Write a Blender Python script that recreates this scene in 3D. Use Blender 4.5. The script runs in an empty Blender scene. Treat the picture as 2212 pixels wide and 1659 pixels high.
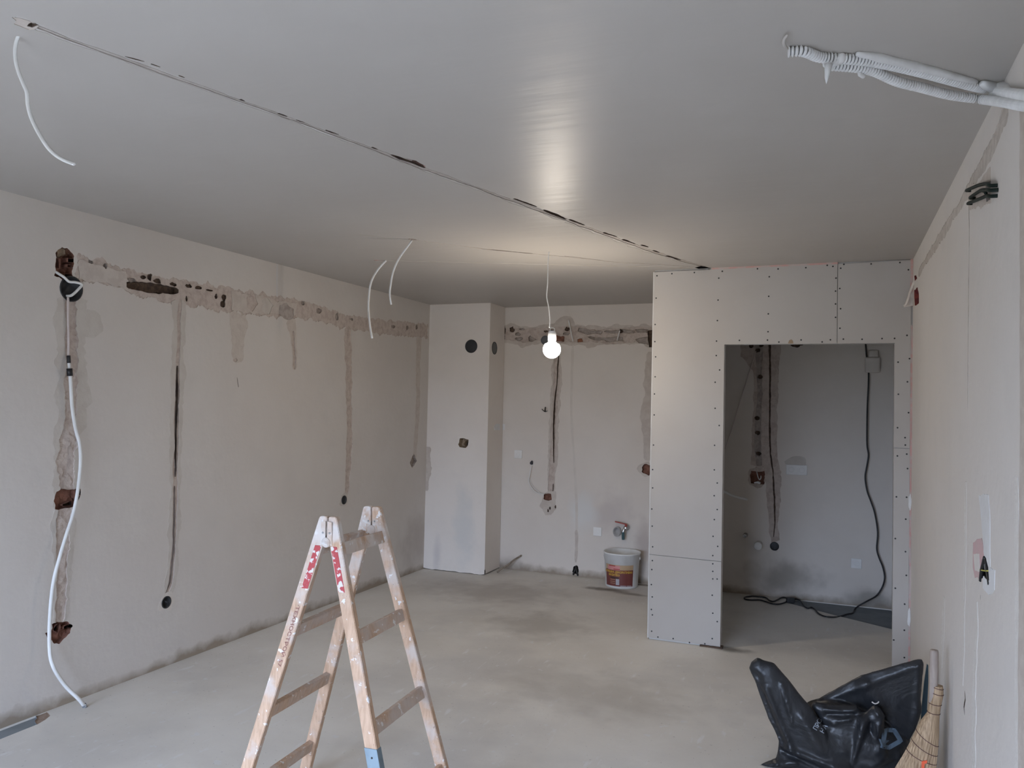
import bpy, bmesh, math, random
from mathutils import Vector, Matrix, noise
from mathutils.geometry import delaunay_2d_cdt
from mathutils.bvhtree import BVHTree
import numpy as np

# ------------------------------------------------------------------ camera, world, light
SC = bpy.context.scene
COL = SC.collection
cam = bpy.data.cameras.new('camera')
cam.sensor_width = 36.0
cam.lens = 27.938
cam.clip_start = 0.02
cam_o = bpy.data.objects.new('camera', cam)
cam_o.matrix_world = Matrix(((0.926376, -0.00954, 0.37648, 0.0), (0.375985, -0.033715, -0.926012, 0.0),
                             (0.021527, 0.999386, -0.027645, 1.615), (0, 0, 0, 1)))
COL.objects.link(cam_o)
SC.camera = cam_o

W = bpy.data.worlds.new('overcast_sky')
SC.world = W
W.use_nodes = True
# overcast sky: brighter towards the zenith (CIE overcast), dull ground below the horizon
_t = W.node_tree
_tc = _t.nodes.new('ShaderNodeTexCoord')
_sp = _t.nodes.new('ShaderNodeSeparateXYZ')
_t.links.new(_tc.outputs['Generated'], _sp.inputs[0])
_rp = _t.nodes.new('ShaderNodeValToRGB')
_rp.color_ramp.elements[0].position = 0.49
_rp.color_ramp.elements[0].color = (.055, .055, .052, 1)
_e = _rp.color_ramp.elements.new(0.51)
_e.color = (.27, .332, .455, 1)
_rp.color_ramp.elements[-1].position = 1.0
_rp.color_ramp.elements[-1].color = (.735, .91, 1.27, 1)
_m = _t.nodes.new('ShaderNodeMath')
_m.operation = 'MULTIPLY_ADD'
_m.inputs[1].default_value = .5
_m.inputs[2].default_value = .5
_t.links.new(_sp.outputs['Z'], _m.inputs[0])
_t.links.new(_m.outputs[0], _rp.inputs['Fac'])
_t.links.new(_rp.outputs['Color'], _t.nodes['Background'].inputs[0])
W.node_tree.nodes['Background'].inputs[1].default_value = 32.5

SC.view_settings.view_transform = 'Standard'
SC.view_settings.look = 'None'
SC.view_settings.gamma = 1.0
SC.view_settings.exposure = 0.06
SC.view_settings.use_curve_mapping = False
SC.cycles.use_denoising = True
SC.cycles.diffuse_bounces = 4
SC.cycles.max_bounces = 5
SC.cycles.glossy_bounces = 2
SC.cycles.use_light_tree = False
SC.cycles.caustics_reflective = False
SC.cycles.use_adaptive_sampling = True
SC.cycles.adaptive_threshold = 0.05
SC.cycles.sample_clamp_indirect = 6.0

# room measures in metres
XL, XR = -3.725, 0.452          # left and right wall
YR, YB = -1.60, 7.33            # rear wall (behind the camera) and kitchen wall
YP = 6.96                       # face of the chimney breast
XP = -3.07                      # its side
YD = 5.585                      # face of the plasterboard partition
H = 2.60
WIN = (-3.40, -0.60, 0.05, 2.10)  # window in the rear wall

pl = bpy.data.lights.new('window_portal', 'AREA')
pl.shape = 'RECTANGLE'
pl.size = WIN[1] - WIN[0]
pl.size_y = WIN[3] - WIN[2]
pl.cycles.is_portal = True
po = bpy.data.objects.new('window_portal', pl)
po.location = ((WIN[0] + WIN[1]) / 2, YR - 0.1, (WIN[2] + WIN[3]) / 2)
po.rotation_euler = (math.pi / 2, 0, 0)
COL.objects.link(po)
BULB_POWER = 178.0

# ------------------------------------------------------------------ materials
def nt(name):
    m = bpy.data.materials.new(name)
    m.use_nodes = True
    t = m.node_tree
    return m, t, t.nodes['Principled BSDF']

def N(t, kind, **kw):
    n = t.nodes.new(kind)
    for k, v in kw.items():
        if k in n.inputs:
            n.inputs[k].default_value = v
        else:
            setattr(n, k, v)
    return n

def pos(t, scale=(1, 1, 1)):
    g = N(t, 'ShaderNodeNewGeometry')
    if scale == (1, 1, 1):
        return g.outputs['Position']
    mp = N(t, 'ShaderNodeMapping')
    mp.inputs['Scale'].default_value = scale
    t.links.new(g.outputs['Position'], mp.inputs['Vector'])
    return mp.outputs['Vector']

def noise_fac(t, vec, scale, detail=4, lo=0.35, hi=0.65, rough=0.55):
    n = N(t, 'ShaderNodeTexNoise', Scale=scale, Detail=detail, Roughness=rough)
    t.links.new(vec, n.inputs['Vector'])
    r = N(t, 'ShaderNodeMapRange')
    r.interpolation_type = 'SMOOTHSTEP'
    r.inputs['From Min'].default_value = lo
    r.inputs['From Max'].default_value = hi
    t.links.new(n.outputs['Fac'], r.inputs['Value'])
    return r.outputs['Result']

def mixc(t, fac, a, b):
    m = N(t, 'ShaderNodeMix')
    m.data_type = 'RGBA'
    for sock, v in ((m.inputs['Factor'], fac), (m.inputs[6], a), (m.inputs[7], b)):
        if isinstance(v, (int, float)):
            sock.default_value = v
        elif isinstance(v, tuple):
            sock.default_value = (*v, 1) if len(v) == 3 else v
        else:
            t.links.new(v, sock)
    return m.outputs[2]

def math_n(t, op, a, b=None):
    m = N(t, 'ShaderNodeMath')
    m.operation = op
    for i, v in enumerate((a, b)):
        if v is None:
            continue
        if isinstance(v, (int, float)):
            m.inputs[i].default_value = v
        else:
            t.links.new(v, m.inputs[i])
    return m.outputs[0]

def bump(t, bs, vec, scale, strength, dist=0.004, detail=5):
    n = N(t, 'ShaderNodeTexNoise', Scale=scale, Detail=detail)
    t.links.new(vec, n.inputs['Vector'])
    b = N(t, 'ShaderNodeBump', Strength=strength, Distance=dist)
    t.links.new(n.outputs['Fac'], b.inputs['Height'])
    t.links.new(b.outputs['Normal'], bs.inputs['Normal'])
    return b

def spot(t, vec, c, r, soft=0.5, nscale=6.0, namp=0.6):
    """noise-edged stain mask around a place in the room (metres)"""
    s = N(t, 'ShaderNodeVectorMath')
    s.operation = 'SUBTRACT'
    t.links.new(vec, s.inputs[0])
    s.inputs[1].default_value = c
    d = N(t, 'ShaderNodeVectorMath')
    d.operation = 'DIVIDE'
    t.links.new(s.outputs[0], d.inputs[0])
    d.inputs[1].default_value = r
    l = N(t, 'ShaderNodeVectorMath')
    l.operation = 'LENGTH'
    t.links.new(d.outputs[0], l.inputs[0])
    n = N(t, 'ShaderNodeTexNoise', Scale=nscale, Detail=3)
    t.links.new(vec, n.inputs['Vector'])
    a = math_n(t, 'ADD', l.outputs['Value'], math_n(t, 'MULTIPLY', math_n(t, 'SUBTRACT', n.outputs['Fac'], 0.5), namp * 2))
    r_ = N(t, 'ShaderNodeMapRange')
    r_.interpolation_type = 'SMOOTHSTEP'
    r_.inputs['From Min'].default_value = 1.0
    r_.inputs['From Max'].default_value = 1.0 - soft
    t.links.new(a, r_.inputs['Value'])
    return r_.outputs['Result']

MATS = {}
def simple(name, col, rough=0.6, col2=None, scale=8.0, b=0.0, bscale=60.0, bdist=0.003, lo=.35, hi=.65, stretch=(1, 1, 1), metallic=0.0, spec=0.5, detail=4):
    m, t, bs = nt(name)
    v = pos(t, stretch)
    if col2 is not None:
        f = noise_fac(t, v, scale, detail, lo, hi)
        t.links.new(mixc(t, f, col, col2), bs.inputs['Base Color'])
    else:
        f = noise_fac(t, v, scale, 3, .3, .7)
        t.links.new(mixc(t, f, col, tuple(c * .92 for c in col)), bs.inputs['Base Color'])
    bs.inputs['Roughness'].default_value = rough
    bs.inputs['Metallic'].default_value = metallic
    bs.inputs['Specular IOR Level'].default_value = spec
    if b:
        bump(t, bs, v, bscale, b, bdist)
    MATS[name] = m
    return m

def wall_mat(name, col, warm, dirt=True, spots=(), rough=0.75, bumps=0.25):
    m, t, bs = nt(name)
    v = pos(t)
    f = noise_fac(t, v, 1.1, 4, .3, .7)
    c = mixc(t, f, col, warm)
    f2 = noise_fac(t, v, 5.0, 5, .45, .75)
    c = mixc(t, math_n(t, 'MULTIPLY', f2, .35), c, tuple(x * .9 for x in col))
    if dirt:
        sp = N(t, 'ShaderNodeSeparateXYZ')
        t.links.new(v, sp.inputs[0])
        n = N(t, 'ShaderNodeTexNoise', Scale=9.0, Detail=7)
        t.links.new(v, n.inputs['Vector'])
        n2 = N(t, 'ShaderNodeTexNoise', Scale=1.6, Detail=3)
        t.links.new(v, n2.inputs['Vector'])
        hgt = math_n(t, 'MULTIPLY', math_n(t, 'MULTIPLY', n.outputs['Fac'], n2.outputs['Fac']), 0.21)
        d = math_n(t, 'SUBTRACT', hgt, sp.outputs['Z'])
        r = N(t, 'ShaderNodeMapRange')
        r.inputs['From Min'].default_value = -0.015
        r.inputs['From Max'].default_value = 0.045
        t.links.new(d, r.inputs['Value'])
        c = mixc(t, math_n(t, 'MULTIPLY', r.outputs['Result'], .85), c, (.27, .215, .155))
    for (ctr, rad, sc, amt, soft) in spots:
        c = mixc(t, math_n(t, 'MULTIPLY', spot(t, v, ctr, rad, soft), amt), c, sc)
    t.links.new(c, bs.inputs['Base Color'])
    bs.inputs['Roughness'].default_value = rough
    bs.inputs['Specular IOR Level'].default_value = 0.3
    bump(t, bs, v, 22.0, bumps, 0.006, 4)
    MATS[name] = m
    return m

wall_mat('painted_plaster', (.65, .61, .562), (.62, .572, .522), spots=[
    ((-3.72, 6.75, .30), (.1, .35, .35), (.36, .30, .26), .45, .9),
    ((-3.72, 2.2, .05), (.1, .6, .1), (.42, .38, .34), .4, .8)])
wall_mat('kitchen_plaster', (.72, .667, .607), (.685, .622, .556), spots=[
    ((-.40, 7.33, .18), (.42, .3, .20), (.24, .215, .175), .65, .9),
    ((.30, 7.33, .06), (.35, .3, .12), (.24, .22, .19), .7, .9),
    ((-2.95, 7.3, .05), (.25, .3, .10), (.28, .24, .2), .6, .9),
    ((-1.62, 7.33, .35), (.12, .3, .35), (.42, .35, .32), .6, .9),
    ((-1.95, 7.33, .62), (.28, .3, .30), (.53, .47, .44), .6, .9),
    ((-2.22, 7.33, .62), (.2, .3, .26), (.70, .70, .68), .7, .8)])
wall_mat('pillar_plaster', (.80, .747, .688), (.77, .708, .647), dirt=False, spots=[
    ((-3.30, 6.96, .45), (.16, .2, .55), (.62, .625, .61), .6, .8),
    ((-3.58, 6.96, .15), (.06, .2, .22), (.40, .38, .40), .35, .9)])
wall_mat('right_plaster', (.715, .678, .635), (.695, .652, .60), dirt=False, bumps=.3)
wall_mat('bare_wall', (.62, .60, .58), (.60, .58, .56), dirt=False)

def ceiling_mat():
    m, t, bs = nt('painted_ceiling')
    v = pos(t)
    c = mixc(t, noise_fac(t, v, .9, 4, .3, .7), (.485, .456, .42), (.46, .43, .394))
    t.links.new(c, bs.inputs['Base Color'])
    bs.inputs['Roughness'].default_value = 0.40
    bs.inputs['Specular IOR Level'].default_value = 0.11
    vs = pos(t, (1.0, 6.0, 1))
    bump(t, bs, vs, 1.6, .16, .02, 3)
    MATS['painted_ceiling'] = m
ceiling_mat()

def floor_mat():
    m, t, bs = nt('cement_screed')
    v = pos(t)
    c = mixc(t, noise_fac(t, v, 1.3, 6, .35, .68), (.765, .735, .675), (.675, .64, .58))
    c = mixc(t, math_n(t, 'MULTIPLY', noise_fac(t, v, .8, 6, .46, .66), .6), c, (.54, .52, .495))
    c = mixc(t, math_n(t, 'MULTIPLY', noise_fac(t, v, 16.0, 3, .64, .70), .6), c, (.74, .74, .73))
    c = mixc(t, math_n(t, 'MULTIPLY', noise_fac(t, v, 55.0, 2, .68, .74), .45), c, (.25, .22, .2))
    c = mixc(t, math_n(t, 'MULTIPLY', noise_fac(t, pos(t, (3, .7, 1)), 7.0, 5, .60, .74), .55), c, (.82, .82, .82))
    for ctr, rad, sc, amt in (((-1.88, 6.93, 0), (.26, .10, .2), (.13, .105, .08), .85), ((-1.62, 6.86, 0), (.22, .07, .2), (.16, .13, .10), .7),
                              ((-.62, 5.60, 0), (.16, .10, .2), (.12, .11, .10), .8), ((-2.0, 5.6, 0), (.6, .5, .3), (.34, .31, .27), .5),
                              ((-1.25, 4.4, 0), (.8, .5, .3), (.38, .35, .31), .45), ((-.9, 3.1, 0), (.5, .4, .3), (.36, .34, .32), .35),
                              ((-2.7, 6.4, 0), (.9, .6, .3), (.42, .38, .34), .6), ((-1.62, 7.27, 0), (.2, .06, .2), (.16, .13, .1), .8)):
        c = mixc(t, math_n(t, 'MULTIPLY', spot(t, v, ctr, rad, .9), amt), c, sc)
    t.links.new(c, bs.inputs['Base Color'])
    bs.inputs['Roughness'].default_value = 0.62
    bs.inputs['Specular IOR Level'].default_value = 0.35
    bump(t, bs, v, 9.0, .25, .008, 5)
    MATS['cement_screed'] = m
floor_mat()

simple('old_plaster', (.56, .482, .425), .9, (.465, .385, .335), 26, .6, 70, .006, .4, .66)
simple('pale_filler', (.59, .53, .47), .9, (.53, .465, .41), 20, .4, 60, .004)
simple('damp_filler', (.58, .535, .48), .9, (.54, .49, .437), 14, .3, 60, .004)
simple('white_filler', (.76, .765, .765), .7, (.71, .71, .70), 12, .3, 40, .004)
simple('ceiling_filler', (.47, .425, .385), .9, (.40, .355, .32), 26, .5, 60, .004)
simple('ceiling_pale', (.53, .50, .465), .9, (.48, .445, .41), 18, .3, 60, .003)
simple('ridge_grey', (.575, .525, .47), .9, (.485, .435, .385), 26, .4, 60, .004)
simple('faint_filler', (.665, .615, .555), .9, (.635, .58, .52), 14, .2, 60, .003)
simple('ridge_filler', (.745, .715, .672), .7, (.70, .667, .62), 30, .5, 60, .006)
simple('pink_plaster', (.62, .42, .415), .8, (.58, .44, .425), 16, .2, 60)
simple('pink_foam', (.60, .37, .335), .8, (.54, .46, .43), 18, .3, 60, lo=.4, hi=.6)
simple('red_brick', (.27, .125, .085), .95, (.17, .075, .05), 30, .8, 55, .008)
simple('orange_brick', (.36, .16, .09), .95, (.27, .12, .07), 30, .5, 55, .006)
simple('dark_groove', (.14, .095, .065), .95, (.075, .05, .04), 40, .6, 70, .006)
simple('grey_mortar', (.45, .395, .355), .95, (.35, .30, .265), 24, .7, 60, .006)
simple('sand_mortar', (.46, .36, .25), .95, (.34, .25, .17), 30, .8, 60, .006)
simple('black_hole', (.03, .028, .027), .9)
simple('plasterboard', (.50, .475, .445), .8, (.482, .452, .42), 2.0, .04, 120, .001)
simple('board_core', (.63, .62, .60), .9, None, 8, .2, 80)
simple('zinc_stud', (.45, .46, .47), .4, None, metallic=.8)
simple('screw_black', (.02, .02, .02), .5)
simple('lower_slab', (.235, .26, .275), .85, (.20, .22, .23), 5, .3, 40)
simple('screed_edge', (.36, .27, .21), .9, (.28, .2, .15), 25, .6, 60)
simple('black_plastic', (.03, .032, .035), .5)
simple('grey_plastic', (.14, .145, .15), .5)
simple('white_plastic', (.80, .80, .79), .4)
simple('dusty_plastic', (.80, .785, .755), .5)
simple('white_cable', (.80, .80, .78), .45)
simple('wire_pink', (.62, .54, .51), .6)
simple('green_cable', (.008, .018, .015), .6, spec=.25)
simple('black_cable', (.015, .015, .017), .45)
simple('yellow_wire', (.65, .6, .12), .5)
simple('grey_tape', (.16, .17, .18), .5, (.45, .46, .47), 90, lo=.45, hi=.55)
simple('conduit_grey', (.17, .175, .18), .8)
simple('conduit_white', (.80, .80, .79), .6, (.72, .72, .71), 20, .2, 60)
simple('paper', (.78, .72, .66), .9, (.66, .60, .55), 25)
simple('dark_red_brick', (.30, .07, .055), .95, (.17, .04, .045), 30, .5, 60)  # dark red brick in the gaps beside the partition
simple('twig', (.30, .25, .19), .9, (.2, .16, .12), 40)
simple('chrome', (.55, .55, .55), .25, metallic=1.0)
simple('red_lever', (.34, .045, .03), .45)
simple('teal_hose', (.05, .11, .12), .5)
simple('grey_pipe', (.42, .40, .38), .6)
simple('bucket_white', (.78, .78, .76), .45, (.70, .69, .66), 9)
simple('fitting_dusty', (.64, .595, .54), .6)
simple('bucket_tan', (.52, .36, .22), .5)
simple('bucket_maroon', (.20, .055, .045), .5, (.17, .045, .04), 10)
simple('bucket_pink', (.68, .28, .27), .5)
simple('bucket_red', (.42, .03, .03), .5)
simple('bucket_yellow', (.72, .45, .06), .5)
simple('bucket_grey', (.45, .43, .46), .5)
simple('bucket_dark', (.06, .03, .025), .6)
simple('blue_plastic', (.06, .13, .19), .45)
simple('orange_tag', (.85, .13, .05), .5)
simple('broom_handle', (.42, .35, .30), .6, (.36, .295, .255), 14, stretch=(6, 6, 1))
simple('stitch', (.10, .04, .04), .8)
simple('letter_brown', (.30, .14, .115), .8)
simple('letter_grey', (.36, .40, .46), .5)
simple('logo_blue', (.12, .17, .22), .45)

def wood_mat(name, paint=.5, seed=0.0):
    m, t, bs = nt(name)
    v = pos(t)
    g = noise_fac(t, pos(t, (14, 14, 2.5)), 6.0, 4, .3, .7)
    c = mixc(t, g, (.62, .425, .295), (.49, .32, .21))
    off = N(t, 'ShaderNodeVectorMath')
    off.operation = 'ADD'
    t.links.new(v, off.inputs[0])
    off.inputs[1].default_value = (seed, seed * .7, seed * 1.3)
    f1 = noise_fac(t, off.outputs[0], 9.0, 5, .56 - paint * .14, .66)
    c = mixc(t, math_n(t, 'MULTIPLY', f1, .75), c, (.60, .535, .49))
    f2 = noise_fac(t, off.outputs[0], 34.0, 3, .63, .67)
    c = mixc(t, math_n(t, 'MULTIPLY', f2, .85), c, (.82, .81, .80))
    f3 = noise_fac(t, off.outputs[0], 70.0, 2, .70, .73)
    c = mixc(t, math_n(t, 'MULTIPLY', f3, .6), c, (.24, .17, .13))
    sp = N(t, 'ShaderNodeSeparateXYZ')
    t.links.new(v, sp.inputs[0])
    rr = N(t, 'ShaderNodeMapRange')
    rr.inputs['From Min'].default_value = .86
    rr.inputs['From Max'].default_value = 1.16
    t.links.new(sp.outputs['Z'], rr.inputs['Value'])
    f4 = math_n(t, 'MULTIPLY', rr.outputs['Result'], noise_fac(t, off.outputs[0], 15.0, 4, .36, .58))
    c = mixc(t, math_n(t, 'MULTIPLY', f4, .8), c, (.72, .69, .665))
    t.links.new(c, bs.inputs['Base Color'])
    bs.inputs['Roughness'].default_value = .65
    bump(t, bs, v, 60.0, .25, .003)
    MATS[name] = m
wood_mat('ladder_wood', .7, 0.0)
wood_mat('ladder_wood_top', 1.6, 3.1)
wood_mat('rung_wood', 1.5, 7.3)
def chip_mat():
    m, t, bs = nt('chipped_red')
    v = pos(t)
    c = mixc(t, noise_fac(t, v, 45.0, 4, .53, .59), (.46, .06, .065), (.74, .70, .68))
    t.links.new(c, bs.inputs['Base Color'])
    bs.inputs['Roughness'].default_value = .6
    bump(t, bs, v, 60, .4, .003)
    MATS['chipped_red'] = m
chip_mat()
simple('sleeve_blue', (.23, .30, .345), .45, (.19, .25, .29), 18, metallic=.3)

def bag_mat():
    m, t, bs = nt('black_film')
    v = pos(t)
    c = mixc(t, noise_fac(t, v, 4, 3, .35, .7), (.013, .0145, .018), (.026, .027, .029))
    t.links.new(c, bs.inputs['Base Color'])
    bs.inputs['Roughness'].default_value = .38
    bs.inputs['Specular IOR Level'].default_value = .45
    n1_ = N(t, 'ShaderNodeTexNoise', Scale=5.0, Detail=4, Distortion=2.0)
    t.links.new(v, n1_.inputs['Vector'])
    b = N(t, 'ShaderNodeBump', Strength=.30, Distance=.03)
    t.links.new(n1_.outputs['Fac'], b.inputs['Height'])
    t.links.new(b.outputs['Normal'], bs.inputs['Normal'])
    MATS['black_film'] = m
bag_mat()

def straw_mat():
    m, t, bs = nt('straw')
    v = pos(t)
    g = N(t, 'ShaderNodeTexNoise', Scale=1.0, Detail=4)
    mp = N(t, 'ShaderNodeMapping')
    mp.inputs['Rotation'].default_value = (0, math.radians(-14), 0)
    mp.inputs['Scale'].default_value = (170, 170, 7)
    t.links.new(v, mp.inputs['Vector'])
    t.links.new(mp.outputs[0], g.inputs['Vector'])
    r = N(t, 'ShaderNodeMapRange')
    r.inputs['From Min'].default_value = .32
    r.inputs['From Max'].default_value = .66
    t.links.new(g.outputs['Fac'], r.inputs['Value'])
    c = mixc(t, r.outputs['Result'], (.26, .17, .095), (.54, .385, .24))
    t.links.new(c, bs.inputs['Base Color'])
    bs.inputs['Roughness'].default_value = .7
    b = N(t, 'ShaderNodeBump', Strength=.6, Distance=.003)
    t.links.new(g.outputs['Fac'], b.inputs['Height'])
    t.links.new(b.outputs['Normal'], bs.inputs['Normal'])
    MATS['straw'] = m
straw_mat()

def emit_mat(name, col, s):
    m, t, bs = nt(name)
    bs.inputs['Base Color'].default_value = (.9, .9, .9, 1)
    bs.inputs['Emission Color'].default_value = (*col, 1)
    bs.inputs['Emission Strength'].default_value = s
    MATS[name] = m
emit_mat('bulb_glass', (1.0, .888, .755), BULB_POWER)

# ------------------------------------------------------------------ geometry helpers
WL = {}
def obj(name, verts, faces, mat, parent=None, smooth=False, label=None, cat=None, group=None, kind=None, mesh=None):
    """verts in room metres; the object's origin goes to the middle of its base"""
    vs = np.array([tuple(v) for v in verts], float)
    lo, hi = vs.min(0), vs.max(0)
    c = Vector(((lo[0] + hi[0]) / 2, (lo[1] + hi[1]) / 2, lo[2]))
    me = bpy.data.meshes.new(name)
    me.from_pydata([tuple(Vector(v) - c) for v in vs.tolist()], [], [tuple(f) for f in faces])
    me.materials.append(MATS[mat])
    if smooth:
        me.polygons.foreach_set('use_smooth', [True] * len(me.polygons))
    me.update()
    return link(name, me, c, parent, label, cat, group, kind)

def link(name, me, c, parent=None, label=None, cat=None, group=None, kind=None):
    o = bpy.data.objects.new(name, me)
    COL.objects.link(o)
    c = Vector(c)
    WL[o.name] = c
    if parent is not None:
        o.parent = parent
        o.location = c - WL[parent.name]
    else:
        o.location = c
    if label: o['label'] = label
    if cat: o['category'] = cat
    if group: o['group'] = group
    if kind: o['kind'] = kind
    return o

def thing(name, label, cat, loc, group=None):
    return link(name, None, loc, None, label, cat, group)

class Fr:
    """a flat frame: origin, two in-plane axes and the normal towards the room"""
    def __init__(s, o, u, v, n):
        s.o, s.u, s.v, s.n = Vector(o), Vector(u), Vector(v), Vector(n)
    def p(s, u, v, n=0.0):
        return s.o + s.u * u + s.v * v + s.n * n
    def at(s, u, v):
        return Fr(s.p(u, v), s.u, s.v, s.n)
FL = Fr((XL, 0, 0), (0, 1, 0), (0, 0, 1), (1, 0, 0))
FB = Fr((0, YB, 0), (1, 0, 0), (0, 0, 1), (0, -1, 0))
FP = Fr((0, YP, 0), (1, 0, 0), (0, 0, 1), (0, -1, 0))
FQ = Fr((XP, 0, 0), (0, 1, 0), (0, 0, 1), (1, 0, 0))
FD = Fr((0, YD, 0), (1, 0, 0), (0, 0, 1), (0, -1, 0))
FRW = Fr((XR, 0, 0), (0, 1, 0), (0, 0, 1), (-1, 0, 0))
FC = Fr((0, 0, H), (1, 0, 0), (0, 1, 0), (0, 0, -1))
FF = Fr((0, 0, 0), (1, 0, 0), (0, 1, 0), (0, 0, 1))

def n1(x, seed):
    return noise.noise(Vector((x, seed * 17.31, seed * 3.7)))

def resample(pts, step, closed=False):
    pts = [Vector((p[0], p[1])) for p in pts]
    if closed:
        pts = pts + [pts[0]]
    out, acc = [], []
    for i in range(len(pts) - 1):
        a, b = pts[i], pts[i + 1]
        n = max(1, int(math.ceil((b - a).length / step)))
        for k in range(n):
            out.append(a + (b - a) * (k / n))
            acc.append(i + k / n)
    if not closed:
        out.append(pts[-1])
        acc.append(len(pts) - 1)
    return out, acc

def strip(pts, w, seed=1, jag=.3, step=.02, lobes=9.0):
    """ragged band along a line"""
    P, A = resample(pts, step)
    if isinstance(w, (int, float)):
        w = [w] * len(pts)
    L, Rr = [], []
    s = 0.0
    for i, p in enumerate(P):
        a, b = P[max(0, i - 1)], P[min(len(P) - 1, i + 1)]
        d = (b - a).normalized()
        nn = Vector((-d.y, d.x))
        if i: s += (p - P[i - 1]).length
        k = min(int(A[i]), len(w) - 2)
        ww = (w[k] + (w[k + 1] - w[k]) * (A[i] - k)) / 2
        e = 1.0 if 0 < i < len(P) - 1 else .6
        jl = 1 + jag * (1.5 * n1(s * lobes, seed) + .9 * n1(s * lobes * 4, seed + 5))
        jr = 1 + jag * (1.5 * n1(s * lobes, seed + 9) + .9 * n1(s * lobes * 4, seed + 13))
        L.append(p + nn * ww * max(.15, jl) * e)
        Rr.append(p - nn * ww * max(.15, jr) * e)
    return [tuple(q) for q in L + Rr[::-1]]

def ragged(poly, seed=1, amp=.01, step=.02, freq=14.0):
    P, A = resample(poly, step, True)
    out, s = [], 0.0
    n = len(P)
    for i, p in enumerate(P):
        a, b = P[i - 1], P[(i + 1) % n]
        d = (b - a).normalized() if (b - a).length > 1e-9 else Vector((1, 0))
        nn = Vector((-d.y, d.x))
        s += (p - a).length
        out.append(tuple(p + nn * amp * (1.6 * n1(s * freq, seed) + n1(s * freq * 3.7, seed + 4))))
    return out

def blob(c, rx, ry, seed=1, n=16, jag=.22, rot=0.0):
    out = []
    for i in range(n):
        a = 2 * math.pi * i / n
        r = 1 + jag * 2 * noise.noise(Vector((math.cos(a) * 1.3, math.sin(a) * 1.3, seed * 7.7)))
        x, y = rx * r * math.cos(a), ry * r * math.sin(a)
        out.append((c[0] + x * math.cos(rot) - y * math.sin(rot), c[1] + x * math.sin(rot) + y * math.cos(rot)))
    return out

def circle(c, r, n=24):
    return [(c[0] + r * math.cos(2 * math.pi * i / n), c[1] + r * math.sin(2 * math.pi * i / n)) for i in range(n)]

def rect(u0, v0, u1, v1):
    return [(u0, v0), (u1, v0), (u1, v1), (u0, v1)]

def inside(pts, poly):
    p = np.array(poly)
    x, y = pts[:, 0], pts[:, 1]
    res = np.zeros(len(pts), bool)
    j = len(p) - 1
    for i in range(len(p)):
        xi, yi, xj, yj = p[i, 0], p[i, 1], p[j, 0], p[j, 1]
        if yi != yj:
            c = ((yi > y) != (yj > y)) & (x < (xj - xi) * (y - yi) / (yj - yi) + xi)
            res ^= c
        j = i
    return res

def reg(name, poly, h, mat, rough=0.0, grid=0.0, base=0.0, label=None):
    return dict(name=name, poly=poly, h=h, mat=mat, rough=rough, grid=grid, base=base, label=label)

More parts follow.
